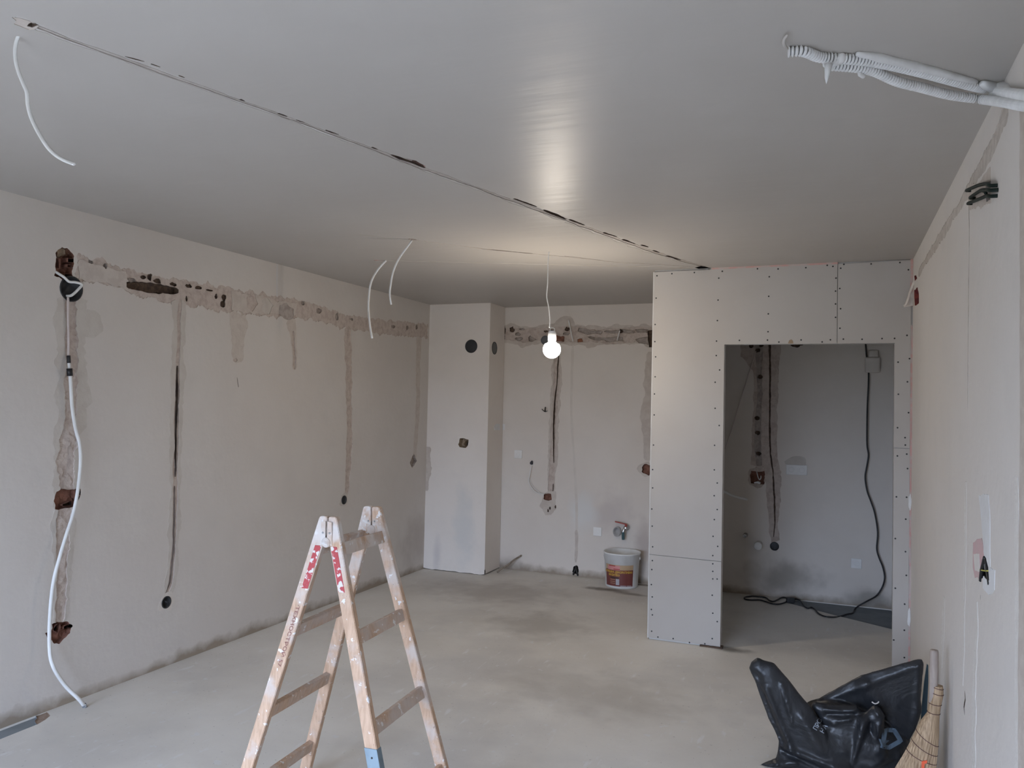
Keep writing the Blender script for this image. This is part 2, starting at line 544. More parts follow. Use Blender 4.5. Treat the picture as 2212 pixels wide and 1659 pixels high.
def surface(name, fr, outline, regions, mat, thick=.16, openings=(), kind='structure', label=None):
    """a wall, floor or ceiling as one solid slab: its face is cut along every chase, hole and patch of
    filler, and each of these is a part of its own set back into the wall or standing proud of it"""
    V, Ed = [], []
    def add(poly):
        i0 = len(V)
        V.extend(Vector((p[0], p[1])) for p in poly)
        k = len(poly)
        Ed.extend((i0 + i, i0 + (i + 1) % k) for i in range(k))
    add(outline)
    for o in openings: add(o)
    ou, ov = np.array(outline).min(0), np.array(outline).max(0)
    for r in regions:
        r['poly'] = [(min(max(p[0], ou[0]), ov[0]), min(max(p[1], ou[1]), ov[1])) for p in r['poly']]
        add(r['poly'])
        if r['grid']:
            a = np.array(r['poly']); lo, hi = a.min(0), a.max(0); g = r['grid']
            rnd = random.Random(len(V))
            xs = np.arange(lo[0] + g / 2, hi[0], g); ys = np.arange(lo[1] + g / 2, hi[1], g)
            q = np.array([(x + rnd.uniform(-.35, .35) * g, y + rnd.uniform(-.35, .35) * g) for x in xs for y in ys])
            if len(q):
                V.extend(Vector(p) for p in q[inside(q, r['poly'])].tolist())
    vo, eo, fo, _, _, _ = delaunay_2d_cdt(V, Ed, [], 1, 1e-5)
    vv = np.array([tuple(v) for v in vo])
    ff = np.array([tuple(f) for f in fo if len(f) == 3])
    ce = vv[ff].mean(1)
    keep = inside(ce, outline)
    for o in openings: keep &= ~inside(ce, o)
    ff, ce = ff[keep], ce[keep]
    tag = np.full(len(ff), -1)
    for i, r in enumerate(regions):
        tag[inside(ce, r['poly'])] = i
    flip = fr.u.cross(fr.v).dot(fr.n) < 0
    def build(idx, h, base, rough, seed):
        tr = ff[idx]
        cnt = {}
        for a, b, c in tr.tolist():
            for e in ((a, b), (b, c), (c, a)):
                k = (min(e), max(e))
                cnt.setdefault(k, []).append(e)
        bnd = [e[0] for e in cnt.values() if len(e) == 1]
        bv = {i for e in bnd for i in e}
        ids = sorted(set(tr.flatten().tolist()))
        mp = {v: i for i, v in enumerate(ids)}
        vs = []
        for v in ids:
            u, w = vv[v]
            d = h
            if rough and v not in bv:
                d += rough * noise.noise(Vector((u * 31, w * 31, seed))) + .6 * rough * noise.noise(Vector((u * 90, w * 90, seed)))
            vs.append(fr.p(u, w, d))
        fs = [(mp[a], mp[b], mp[c]) for a, b, c in tr.tolist()]
        if abs(h - base) > 1e-6:
            m2 = {}
            for a, b in bnd:
                pa, pb = vv[a], vv[b]
                if any(abs(pa[q] - e[q]) < 1e-4 and abs(pb[q] - e[q]) < 1e-4 for e in (ou, ov) for q in (0, 1)):
                    continue                      # along the rim the neighbouring wall closes the step
                for k in (a, b):
                    if k not in m2:
                        m2[k] = len(vs)
                        vs.append(fr.p(vv[k][0], vv[k][1], base))
                fs.append((mp[b], mp[a], m2[a], m2[b]))
        if flip: fs = [tuple(reversed(f)) for f in fs]
        return vs, fs, bnd, mp
    vs, fs, bnd, mp = build(tag == -1, 0, 0, 0, 0)
    # closed slab behind the face
    i0 = len(vs)
    k = len(outline)
    rings = [outline] + list(openings)
    for ring in rings:
        a = len(vs)
        n_ = len(ring)
        for p in ring: vs.append(fr.p(p[0], p[1], 0))
        for p in ring: vs.append(fr.p(p[0], p[1], -thick))
        for i in range(n_):
            j = (i + 1) % n_
            fs.append((a + i, a + j, a + n_ + j, a + n_ + i))
    bv2, be2 = [], []
    for ring in rings:
        a = len(bv2)
        bv2 += [Vector(p) for p in ring]
        be2 += [(a + i, a + (i + 1) % len(ring)) for i in range(len(ring))]
    v3, _, f3, _, _, _ = delaunay_2d_cdt(bv2, be2, [], 1, 1e-5)
    c3 = np.array([[sum(v3[i][0] for i in f) / 3, sum(v3[i][1] for i in f) / 3] for f in f3])
    k3 = inside(c3, outline)
    for o in openings: k3 &= ~inside(c3, o)
    a = len(vs)
    vs += [fr.p(p[0], p[1], -thick) for p in v3]
    fs += [tuple(a + i for i in f) for f, q in zip(f3, k3) if q]
    root = obj(name, vs, fs, mat, None, kind=kind, label=label)
    for i, r in enumerate(regions):
        idx = tag == i
        if not idx.any(): continue
        v_, f_, _, _ = build(idx, r['h'], r['base'], r['rough'], i + 1.5)
        obj(r['name'], v_, f_, r['mat'], root, label=r['label'])
    return root

def box_vf(fr, u0, u1, v0, v1, n0, n1_):
    P = [fr.p(u, v, n) for n in (n0, n1_) for u, v in ((u0, v0), (u1, v0), (u1, v1), (u0, v1))]
    F = [(0, 3, 2, 1), (4, 5, 6, 7), (0, 1, 5, 4), (1, 2, 6, 5), (2, 3, 7, 6), (3, 0, 4, 7)]
    return P, F

def bevel_box(name, fr, u0, u1, v0, v1, n0, n1_, mat, parent=None, bev=.002, seg=2, **kw):
    bm = bmesh.new()
    P, F = box_vf(fr, u0, u1, v0, v1, n0, n1_)
    vs = [bm.verts.new(p) for p in P]
    for f in F: bm.faces.new([vs[i] for i in f])
    bmesh.ops.recalc_face_normals(bm, faces=bm.faces)
    bmesh.ops.bevel(bm, geom=bm.edges[:], offset=bev, segments=seg, affect='EDGES', profile=.6)
    bm.verts.index_update()
    v = [x.co.copy() for x in bm.verts]
    f = [[x.index for x in g.verts] for g in bm.faces]
    bm.free()
    return obj(name, v, f, mat, parent, **kw)

def prism_vf(fr, poly, n0, n1_):
    k = len(poly)
    P = [fr.p(u, v, n0) for u, v in poly] + [fr.p(u, v, n1_) for u, v in poly]
    tri = delaunay_2d_cdt([Vector(p) for p in poly], [(i, (i + 1) % k) for i in range(k)], [], 1, 1e-7)
    if len(tri[0]) == k:
        mp = {i: min(range(k), key=lambda j: (Vector(poly[j]) - v).length) for i, v in enumerate(tri[0])}
        fs = [tuple(mp[i] for i in f) for f in tri[2]]
    else:
        fs = [tuple(range(k))]
    F = [tuple(reversed(f)) for f in fs] + [tuple(i + k for i in f) for f in fs]
    F += [(i, (i + 1) % k, k + (i + 1) % k, k + i) for i in range(k)]
    return P, F

def prism(name, fr, poly, n0, n1_, mat, parent=None, **kw):
    P, F = prism_vf(fr, poly, n0, n1_)
    bm = bmesh.new()
    vs = [bm.verts.new(p) for p in P]
    for f in F:
        try: bm.faces.new([vs[i] for i in f])
        except ValueError: pass
    bmesh.ops.recalc_face_normals(bm, faces=bm.faces)
    bm.verts.index_update()
    v = [x.co.copy() for x in bm.verts]
    f = [[x.index for x in g.verts] for g in bm.faces]
    bm.free()
    return obj(name, v, f, mat, parent, **kw)

def lathe(name, fr, prof, mat, parent=None, seg=28, smooth=True, sx=1.0, sy=1.0, **kw):
    """profile of (radius, height along the normal) turned round the frame's normal"""
    vs, fs, rings = [], [], []
    for r, n in prof:
        if r < 1e-6:
            rings.append([len(vs)]); vs.append(fr.p(0, 0, n))
        else:
            rings.append(list(range(len(vs), len(vs) + seg)))
            vs += [fr.p(sx * r * math.cos(2 * math.pi * i / seg), sy * r * math.sin(2 * math.pi * i / seg), n) for i in range(seg)]
    for a, b in zip(rings, rings[1:]):
        for i in range(seg):
            j = (i + 1) % seg
            if len(a) == 1 and len(b) == 1: continue
            if len(a) == 1: fs.append((a[0], b[i], b[j]))
            elif len(b) == 1: fs.append((a[i], a[j], b[0]))
            else: fs.append((a[i], a[j], b[j], b[i]))
    return obj(name, vs, fs, mat, parent, smooth=smooth, **kw)

def spline(pts, sub=6):
    P = [Vector(p) for p in pts]
    out = []
    for i in range(len(P) - 1):
        p0, p1, p2, p3 = P[max(0, i - 1)], P[i], P[i + 1], P[min(len(P) - 1, i + 2)]
        for k in range(sub):
            t = k / sub
            out.append(.5 * ((2 * p1) + (p2 - p0) * t + (2 * p0 - 5 * p1 + 4 * p2 - p3) * t * t + (3 * p1 - p0 - 3 * p2 + p3) * t ** 3))
    out.append(P[-1])
    return out

def sweep(path, prof, closed_prof=True):
    """prof(i, n) -> list of (a, b) offsets in the moving frame"""
    vs, fs = [], []
    up = Vector((0.13, 0.27, .95)).normalized()
    k = None
    t_prev = None
    nrm = None
    for i, p in enumerate(path):
        a, b = path[max(0, i - 1)], path[min(len(path) - 1, i + 1)]
        t = (b - a).normalized()
        if nrm is None:
            ref = up if abs(t.dot(up)) < .95 else Vector((1, 0, 0))
            nrm = (ref - t * ref.dot(t)).normalized()
        else:
            nrm = (nrm - t * nrm.dot(t)).normalized()
        bi = t.cross(nrm)
        pr = prof(i, len(path))
        k = len(pr)
        vs += [p + nrm * u + bi * v for u, v in pr]
        if i:
            o = (i - 1) * k
            fs += [(o + j, o + (j + 1) % k, o + k + (j + 1) % k, o + k + j) for j in range(k)]
    fs.append(tuple(reversed(range(k))))
    o = (len(path) - 1) * k
    fs.append(tuple(o + j for j in range(k)))
    return vs, fs

def tube(name, pts, r, mat, parent=None, seg=8, sub=6, flat=1.0, **kw):
    path = spline(pts, sub) if sub > 1 else [Vector(p) for p in pts]
    pr = [(r * math.cos(2 * math.pi * j / seg), flat * r * math.sin(2 * math.pi * j / seg)) for j in range(seg)]
    v, f = sweep(path, lambda i, n: pr)
    return obj(name, v, f, mat, parent, smooth=True, **kw)

def text_mesh(s, size, bold=0.0):
    c = bpy.data.curves.new('lettering', 'FONT')
    c.body = s
    c.size = size
    c.resolution_u = 2
    c.offset = bold
    o = bpy.data.objects.new('lettering', c)
    COL.objects.link(o)
    dg = bpy.context.evaluated_depsgraph_get()
    me = bpy.data.meshes.new_from_object(o.evaluated_get(dg))
    bpy.data.objects.remove(o)
    vs = [v.co.copy() for v in me.vertices]
    fs = [tuple(p.vertices) for p in me.polygons]
    bpy.data.meshes.remove(me)
    return vs, fs

# ------------------------------------------------------------------ the room shell
# left wall: u = y, v = z
band_top = [(3.004,2.3708),(3.1032,2.3691),(3.238,2.3497),(3.3802,2.345),(3.5141,2.3372),(3.7283,2.3431),(3.921,2.3524),(4.1722,2.3534),(4.4473,2.3642),(4.6461,2.3686),(4.9141,2.3703),(5.1462,2.3645),(5.4952,2.3322),(6.1084,2.3529),(6.9233,2.4044)]
band_bot = [(6.9303,2.2678),(6.528,2.2457),(6.1145,2.2294),(5.7768,2.2221),(5.4675,2.2192),(5.2125,2.245),(4.9202,2.2383),(4.6529,2.2188),(4.4543,2.2096),(4.1359,2.1916),(3.9278,2.1967),(3.6982,2.1827),(3.5199,2.2013),(3.3538,2.2082),(3.2582,2.2363),(3.1088,2.2343),(3.0099,2.229)]
LR = []
LR.append(reg('plaster_patch', ragged(band_top + band_bot, 3, .017, .012, 15), -.003, 'old_plaster', .0025, .03))
LR.append(reg('plaster_patch', ragged([(3.019,2.3439),(3.3172,2.3187),(3.3533,2.2187),(3.197,2.2426),(3.0235,2.236)], 8, .01, .02), .0015, 'pale_filler'))
LR.append(reg('plaster_patch', ragged([(4.1728,2.3411),(4.4483,2.3416),(4.8598,2.3458),(4.8641,2.2529),(4.5022,2.2248),(4.1788,2.2059)], 18, .012, .02), .001, 'pale_filler'))
for k, pts in enumerate([[(4.3219,2.3244),(4.3909,2.3466),(4.4314,2.2909),(4.382,2.2301),(4.3254,2.2456)], [(4.4738,2.3126),(4.5365,2.3372),(4.5984,2.2957),(4.5515,2.2239),(4.4819,2.242)], [(4.6645,2.304),(4.7417,2.3307),(4.8346,2.2978),(4.8219,2.2206),(4.7311,2.2174),(4.6618,2.25)]]):
    LR.append(reg('mortar_spot', ragged(pts, 40 + k, .008, .015), -.003, ['old_plaster', 'damp_filler', 'grey_mortar'][k], .002, .02))
# vertical chases
v1 = [(2.9777,2.141),(2.9855,2.0199),(2.9932,1.8986),(3.002,1.7527),(3.0016,1.6307),(3.0012,1.509),(2.9953,1.3876),(2.9922,1.2666),(2.9947,1.1406),(2.9913,1.0251),(2.9875,0.857),(2.9901,0.6644),(2.9915,0.4364)]
LR.append(reg('plaster_patch', strip(v1, [.20,.19,.17,.16,.17,.16,.16,.16,.15,.14,.12,.105,.10], 5, .28, .02), .001, 'damp_filler'))
LR.append(reg('plaster_patch', blob([(3.0839,2.0057)][0], .11, .075, 4), .0012, 'damp_filler'))
LR.append(reg('plaster_patch', blob([(3.0347,1.6315)][0], .09, .10, 7), .0012, 'damp_filler'))
LR.append(reg('chase', strip(v1, [.07,.07,.075,.07,.08,.085,.09,.10,.09,.08,.07,.06,.055], 6, .30, .012, 16), -.006, 'old_plaster', .006, .018))
v2 = [(3.7261,2.2203),(3.7288,2.0727),(3.7313,1.9308),(3.7324,1.6473),(3.7373,1.3644),(3.7422,1.0819),(3.7446,0.8564),(3.7457,0.6596),(3.7276,0.4893),(3.7052,0.4215)]
LR.append(reg('plaster_patch', strip(v2, [.11,.10,.10,.10,.10,.09,.10,.09,.08,.05], 11, .32, .02), .001, 'damp_filler'))
LR.append(reg('chase', strip(v2, [.032,.032,.032,.036,.036,.036,.036,.036,.03,.02], 12, .35, .02), -.005, 'old_plaster', .002, .02))
LR.append(reg('groove', strip([(3.7288,1.8172),(3.7324,1.6473),(3.7336,1.4493),(3.7379,1.2656),(3.7397,1.1385)], [.010,.018,.018,.012,.006], 13, .4, .02), -.02, 'dark_groove'))
LR.append(reg('groove', strip([(3.7385,1.0823),(3.7433,0.8847),(3.7445,0.6878),(3.7271,0.5006),(3.6737,0.4061)], [.006,.008,.008,.008,.008], 14, .5, .02), -.012, 'grey_mortar'))
LR.append(reg('plaster_patch', ragged([(4.1528,2.2028),(4.3135,2.203),(4.3311,2.1194),(4.3086,2.0067),(4.2908,1.8952),(4.2391,1.8453),(4.2098,1.9056),(4.2012,1.9978),(4.1709,2.0878)], 21, .014, .02), .0012, 'pale_filler'))
LR.append(reg('mortar_spot', blob([(4.2285,1.882)][0], .022, .012, 3), -.006, 'old_plaster'))
v4 = [(4.8003,2.2182),(4.8312,2.1356),(4.8468,2.0337),(4.857,1.931),(4.8607,1.8519)]
LR.append(reg('plaster_patch', strip(v4, [.10,.085,.06,.055,.05], 23, .3, .02), .001, 'pale_filler'))
LR.append(reg('chase', strip(v4[1:], [.03,.035,.04,.03], 24, .4, .02), -.008, 'old_plaster', .004, .02))
v5 = [(5.5469,2.2309),(5.5564,2.0326),(5.5705,1.8803),(5.5797,1.6892),(5.6024,1.4978),(5.6116,1.3059),(5.6073,1.1146),(5.6011,0.9621),(5.586,0.8567)]
LR.append(reg('chase', strip(v5, [.11,.10,.085,.09,.085,.09,.08,.07,.05], 25, .3, .02), -.004, 'old_plaster', .004, .03))
v6 = [(6.7516,2.2611),(6.7496,1.9389),(6.7587,1.582),(6.7448,1.3149),(6.7197,1.0941)]
LR.append(reg('plaster_patch', strip(v6, [.10,.08,.08,.07,.06], 27, .25, .02), .001, 'pale_filler'))
LR.append(reg('groove', strip([(4.2514,1.768),(4.2678,1.7031)], [.006,.012], 28, .3), -.003, 'grey_mortar'))
LR.append(reg('joint_line', strip([(4.6296,2.6171),(4.6359,2.3672)], .02, 29, .2, .05), -.001, 'bare_wall'))
# slot and small broken spots in the band
LR.append(reg('slot', strip([(3.3293,2.2574),(3.4166,2.2598),(3.5171,2.2665),(3.6218,2.2735),(3.7164,2.273)], [.05,.045,.055,.05,.035], 31, .35, .015), -.04, 'dark_groove', .006, .02, label='long dark slot in the broken plaster'))
SPOTS_L = [(3.4473,2.3157),(3.4941,2.3258),(3.5498,2.3099),(3.6744,2.3094),(3.7974,2.3163),(3.8828,2.3173),(3.7818,2.2363),(4.0344,2.2821),(4.106,2.2858),(4.0951,2.2416),(3.9711,2.3153),(4.9429,2.3565),(5.1483,2.3213),(5.3853,2.3046),(5.5976,2.3053),(6.2709,2.3114),(6.5238,2.3281),(6.7012,2.3502),(3.0927,2.3446),(3.1871,2.3358),(3.3698,2.2848)]
SIZE_L = [(.02,.012),(.016,.02),(.03,.014),(.024,.012),(.022,.014),(.026,.012),(.008,.016),(.012,.016),(.022,.026),(.022,.022),(.03,.006),(.02,.015),(.03,.02),(.02,.03),(.025,.012),(.03,.014),(.018,.022),(.016,.024),(.014,.01),(.01,.014),(.03,.012)]
for k, (c, sz) in enumerate(zip(SPOTS_L, SIZE_L)):
    LR.append(reg('broken_spot', blob(c, sz[0], sz[1], 50 + k, 10, .3), -.014, 'dark_groove' if k < 11 else 'grey_mortar'))
# holes down to the brick
hole1 = ragged([(2.888,2.3659),(2.919,2.3863),(2.9622,2.3849),(2.9908,2.356),(2.988,2.2893),(2.9844,2.2446),(2.9689,2.2226),(2.9364,2.2249),(2.9094,2.2327),(2.8854,2.2384),(2.8878,2.3083)], 61, .008, .015, 25)
LR.append(reg('brick_hole', hole1, -.045, 'red_brick', .008, .015, label='hole broken through to red hollow brick'))
LR.append(reg('mortar_edge', ragged([(2.888,2.3659),(2.919,2.3863),(2.9568,2.3839),(2.9689,2.3544),(2.9367,2.3461),(2.9131,2.3345),(2.8921,2.3307)], 62, .005, .015, 25), -.025, 'sand_mortar', .008, .012))
LR.append(reg('brick_cavity', rect(*(lambda a: (a[0][0], a[1][1], a[1][0], a[0][1]))([(2.887,2.3273),(2.9129,2.2766)])), -.085, 'black_hole', base=-.045))
for a in ([(2.9559,2.3399),(2.9895,2.319)], [(2.9546,2.3056),(2.9879,2.2917)], [(2.9404,2.257),(2.9846,2.2398)]):
    LR.append(reg('brick_cavity', rect(a[0][0], a[1][1], a[1][0], a[0][1]), -.07, 'dark_groove', base=-.045))
hole2 = ragged([(2.9367,1.1218),(2.9735,1.1304),(3.0199,1.1239),(3.0422,1.117),(3.0723,1.129),(3.0795,1.089),(3.067,1.0534),(3.0565,1.0373),(3.0183,1.0293),(2.9697,1.0299),(2.9326,1.0292),(2.9281,1.0749)], 63, .006, .015, 25)
LR.append(reg('brick_hole', hole2, -.03, 'red_brick', .006, .015, label='small hole showing red brick'))
LR.append(reg('brick_cavity', blob([(3.0651,1.1002)][0], .018, .03, 3), -.06, 'black_hole', base=-.03))
LR.append(reg('brick_cavity', blob([(3.0175,1.0488)][0], .04, .012, 5), -.05, 'dark_groove', base=-.03))
hole3 = ragged([(2.941,0.4415),(2.9753,0.4403),(3.0295,0.4296),(3.058,0.4033),(3.0513,0.3661),(3.014,0.3468),(2.9883,0.3201),(2.9503,0.3445),(2.9203,0.376),(2.9115,0.4017),(2.9371,0.4094)], 64, .006, .015, 25)
LR.append(reg('brick_hole', hole3, -.03, 'red_brick', .006, .015, label='ragged hole showing red brick above the floor'))
LR.append(reg('brick_cavity', blob([(2.9738,0.4121)][0], .02, .02, 6), -.06, 'black_hole', base=-.03))
LR.append(reg('brick_cavity', blob([(3.0334,0.4021)][0], .03, .013, 8), -.05, 'dark_groove', base=-.03))
# box recesses
JB1 = [(2.9816,2.1806)][0]
LB2 = [(5.5546,0.8142)][0]
LB3 = [(3.6995,0.3866)][0]
LB4 = [(6.7032,1.0641)][0]
LR.append(reg('box_recess', circle(JB1, .068), -.045, 'black_hole'))
LR.append(reg('plaster_patch', blob(LB2, .06, .055, 4), .001, 'damp_filler'))
LR.append(reg('box_recess', circle(LB2, .036), -.05, 'black_hole'))
LR.append(reg('plaster_patch', ragged(blob(LB3, .062, .058, 9, 24, .25), 66, .006, .012), .001, 'faint_filler'))
LR.append(reg('box_recess', circle(LB3, .036), -.05, 'black_hole'))
LR.append(reg('broken_hole', ragged(blob(LB4, .055, .055, 12), 65, .006, .015), -.03, 'grey_mortar', .012, .015, label='rough grey hole beside the chimney breast'))
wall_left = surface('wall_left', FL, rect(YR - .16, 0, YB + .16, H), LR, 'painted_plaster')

# kitchen wall: u = x, v = z
BR = []
b_top = [(-3.1242,2.4167),(-3.0093,2.4471),(-2.8991,2.4126),(-2.7761,2.4058),(-2.679,2.4178),(-2.559,2.4337),(-2.5215,2.4692),(-2.4507,2.4949),(-2.3846,2.4934),(-2.3462,2.4566),(-2.3313,2.4158),(-2.2286,2.405),(-2.1365,2.4122),(-2.0218,2.3879),(-1.9095,2.4167),(-1.8421,2.4023),(-1.7529,2.3832),(-1.6873,2.4081),(-1.5345,2.3923)]
b_bot = [(-1.531,2.181),(-1.6049,2.1902),(-1.6621,2.2167),(-1.75,2.2132),(-1.8612,2.2229),(-1.9733,2.2152),(-2.0868,2.2118),(-2.2104,2.1861),(-2.248,2.2132),(-2.3648,2.2187),(-2.507,2.2336),(-2.6269,2.2438),(-2.7234,2.2311),(-2.8207,2.2136),(-2.8793,2.1911),(-2.9295,2.2238),(-3.0193,2.2339),(-3.1202,2.2488)]
BR.append(reg('plaster_patch', ragged(b_top + b_bot, 71, .01, .025, 12), .001, 'pale_filler'))
BR.append(reg('chase', ragged([(-3.1236,2.3933),(-2.9233,2.3853),(-2.6783,2.3858),(-2.3684,2.394),(-2.067,2.371),(-1.8416,2.376),(-1.5342,2.3707),(-1.5316,2.2155),(-1.7063,2.2345),(-2.0645,2.2381),(-2.3653,2.2412),(-2.6756,2.2625),(-3.1204,2.2581)], 72, .012, .025, 12), -.008, 'old_plaster', .008, .04))
for k, pts in enumerate([[(-2.2979,2.3793),(-2.1816,2.364),(-2.0664,2.34),(-2.0843,2.3181),(-2.241,2.3248),(-2.3066,2.3481)], [(-2.0437,2.3441),(-1.886,2.3592),(-1.7433,2.3394),(-1.7518,2.3178),(-1.9302,2.3203)], [(-2.2126,2.2976),(-2.0654,2.2824),(-1.8624,2.2931),(-1.8572,2.2492),(-2.0192,2.2465),(-2.1798,2.2749)], [(-1.7438,2.3656),(-1.6207,2.3549),(-1.6114,2.3201),(-1.7167,2.3303)], [(-1.742,2.2654),(-1.6108,2.2855),(-1.6009,2.2118),(-1.7061,2.2258)]]):
    BR.append(reg('mortar_spot', ragged(pts, 75 + k, .008, .02), -.02, 'grey_mortar', .006, .03))
for k, (c, rx, ry) in enumerate(zip([(-2.9927,2.3772),(-3.078,2.3832),(-3.0811,2.2996),(-2.4151,2.3723),(-2.6341,2.3532),(-2.5766,2.3614),(-2.9319,2.33),(-2.916,2.2836),(-2.783,2.2775),(-2.4236,2.3274),(-1.8812,2.3416),(-2.8836,2.38)], (.026,.016,.014,.024,.022,.024,.03,.035,.035,.03,.016,.03), (.026,.05,.026,.022,.012,.01,.014,.02,.03,.012,.02,.01))):
    BR.append(reg('broken_spot', blob(c, rx, ry, 80 + k, 10, .3), -.022, 'dark_groove' if k in (0, 1, 2, 3, 4, 5, 10) else 'grey_mortar'))
BR.append(reg('brick_spot', ragged([(-2.3097,2.272),(-2.2633,2.2804),(-2.2534,2.249),(-2.3044,2.2405)], 95, .004, .015), -.012, 'orange_brick', label='orange brick showing in the chase'))
BR.append(reg('brick_spot', ragged([(-2.5327,2.3199),(-2.4467,2.3006),(-2.4456,2.251),(-2.5265,2.2564)], 96, .006, .015), -.018, 'red_brick', .004, .02))
BR.append(reg('brick_spot', ragged([(-1.6249,2.342),(-1.5339,2.3535),(-1.5312,2.1897),(-1.6092,2.1903)], 97, .006, .015), -.04, 'dark_groove', .004, .02))
kv = [(-2.5143,2.1296),(-2.5158,1.9714),(-2.5158,1.7458),(-2.5224,1.6104),(-2.5329,1.43),(-2.5338,1.25),(-2.5395,1.0699),(-2.5414,0.9351),(-2.5476,0.7777)]
BR.append(reg('plaster_patch', strip(kv, [.07,.10,.105,.10,.10,.10,.10,.085,.07], 101, .26, .025), .001, 'pale_filler'))
BR.append(reg('chase', strip(kv, [.045,.06,.055,.055,.05,.055,.055,.06,.05], 102, .22, .025), -.004, 'old_plaster', .003, .03))
BR.append(reg('groove', strip([(-2.4958,2.1521),(-2.5024,2.0166),(-2.5081,1.8361),(-2.5281,1.6554),(-2.5329,1.43),(-2.5291,1.2502),(-2.5253,1.0706)], [.006,.012,.008,.016,.018,.012,.006], 103, .35, .025), -.02, 'dark_groove'))
BR.append(reg('groove', strip([(-2.5257,0.8687),(-2.5273,0.7207)], [.008,.010], 104, .4), -.012, 'dark_groove'))
BR.append(reg('plaster_patch', ragged([(-2.6597,0.6492),(-2.6193,0.7779),(-2.5671,0.799),(-2.5004,0.794),(-2.4935,0.6916),(-2.5015,0.624),(-2.5431,0.5674),(-2.6001,0.5589),(-2.6349,0.6149),(-2.6643,0.6399)], 105, .008, .02), .001, 'pale_filler'))
BR.append(reg('brick_hole', ragged([(-2.6188,0.7554),(-2.5808,0.7712),(-2.5474,0.7688),(-2.5366,0.7112),(-2.5697,0.7001),(-2.6227,0.7146)], 106, .004, .012), -.035, 'red_brick', .006, .015, label='brick-red hole under the chase'))
for k, c in enumerate([(-2.5725,0.6057),(-2.5539,0.6294),(-2.4973,0.6466)]):
    BR.append(reg('broken_spot', blob(c, .008, .016, 108 + k, 8), -.01, 'dark_groove'))
ev = [(-1.5998,2.147),(-1.5969,1.9743),(-1.5976,1.7587),(-1.5983,1.5434),(-1.5939,1.2858),(-1.6087,1.135)]
BR.append(reg('plaster_patch', strip(ev, [.05,.09,.12,.13,.10,.06], 111, .4, .025, 6), .001, 'pale_filler'))
BR.append(reg('plaster_patch', blob([(-1.6247,1.0527)][0], .065, .07, 112), .001, 'pale_filler'))
BR.append(reg('brick_hole', ragged(blob([(-1.6117,1.0533)][0], .045, .05, 113), 113, .005, .015), -.035, 'red_brick', .006, .015, label='brick-red hole at the partition edge'))
lv = [(-2.3508,2.2186),(-2.3551,1.9719),(-2.3572,1.6139),(-2.3433,1.391),(-2.3192,1.1247),(-2.2952,0.8596),(-2.2806,0.5949),(-2.2817,0.4182)]
BR.append(reg('groove', strip(lv, [.024]*8, 115, .25, .05), -.001, 'faint_filler'))
BR.append(reg('groove', strip([(-2.2822,0.4402),(-2.2744,0.2864),(-2.2806,0.1316)], [.03,.028,.024], 116, .3, .03), -.002, 'pale_filler'))
KJ = [(-2.6371,2.2667)][0]
KB = [(-2.2791,0.0612)][0]
BR.append(reg('box_recess', circle(KJ, .045), -.04, 'black_hole'))
BR.append(reg('box_recess', ragged(blob(KB, .032, .038, 4), 117, .004, .012), -.04, 'black_hole'))
# the utility corner behind the partition
BR.append(reg('plaster_patch', ragged([(-0.784,2.2459),(-0.4309,2.2419),(-0.4524,2.0997),(-0.4573,1.8559),(-0.4626,1.6529),(-0.4632,1.3693),(-0.4536,1.208),(-0.4292,1.0882),(-0.4311,0.9269),(-0.4369,0.7656),(-0.4432,0.6446),(-0.4416,0.5042),(-0.5027,0.4709),(-0.5283,0.6786),(-0.5506,0.9198),(-0.5725,1.1214),(-0.6903,1.1361),(-0.6745,1.4436),(-0.6663,1.7307),(-0.6773,1.9771),(-0.7821,2.1009)], 121, .008, .025), .001, 'old_plaster'))
BR.append(reg('chase', strip([(-0.6252,2.2236),(-0.6221,1.9773),(-0.6118,1.7725),(-0.6249,1.5678),(-0.6263,1.3635),(-0.6115,1.1195)], [.07,.05,.045,.05,.05,.05], 122, .3, .025), -.012, 'grey_mortar', .008, .03))
BR.append(reg('groove', strip([(-0.5394,2.2432),(-0.5289,2.0184),(-0.5298,1.7737),(-0.5264,1.4889),(-0.5196,1.2456),(-0.4945,1.0848),(-0.4801,0.8433),(-0.4739,0.6423),(-0.484,0.5208)], [.016,.016,.014,.014,.012,.014,.014,.012,.008], 123, .5, .025), -.015, 'dark_groove'))
for k, c in enumerate([(-0.6361,2.1538),(-0.6136,1.9199),(-0.6365,1.5552),(-0.631,1.4246),(-0.6169,1.2415),(-0.6958,2.1954),(-0.6053,2.2028)]):
    BR.append(reg('broken_spot', blob(c, .022, .02, 125 + k, 9), -.02, 'dark_groove'))
BR.append(reg('mortar_spot', blob([(-0.3082,2.2083)][0], .05, .03, 135), -.015, 'dark_groove'))
BR.append(reg('plaster_patch', blob([(-0.6261,1.0373)][0], .085, .09, 136), .0012, 'old_plaster'))
NH = [(-0.6261,1.0333)][0]
BR.append(reg('box_recess', ragged(rect(NH[0] - .055, NH[1] - .058, NH[0] + .055, NH[1] + .055), 137, .008, .015), -.05, 'red_brick', .008, .015, label='dark square hole with broken brick'))
NBK = [(-0.4754,0.4411)][0]
BR.append(reg('box_recess', circle(NBK, .038), -.05, 'black_hole'))
BR.append(reg('plaster_patch', blob([(-0.3046,1.1826)][0], .085, .05, 139), .001, 'damp_filler'))
wall_back = surface('wall_back', FB, rect(XL, 0, XR, H), BR, 'kitchen_plaster')

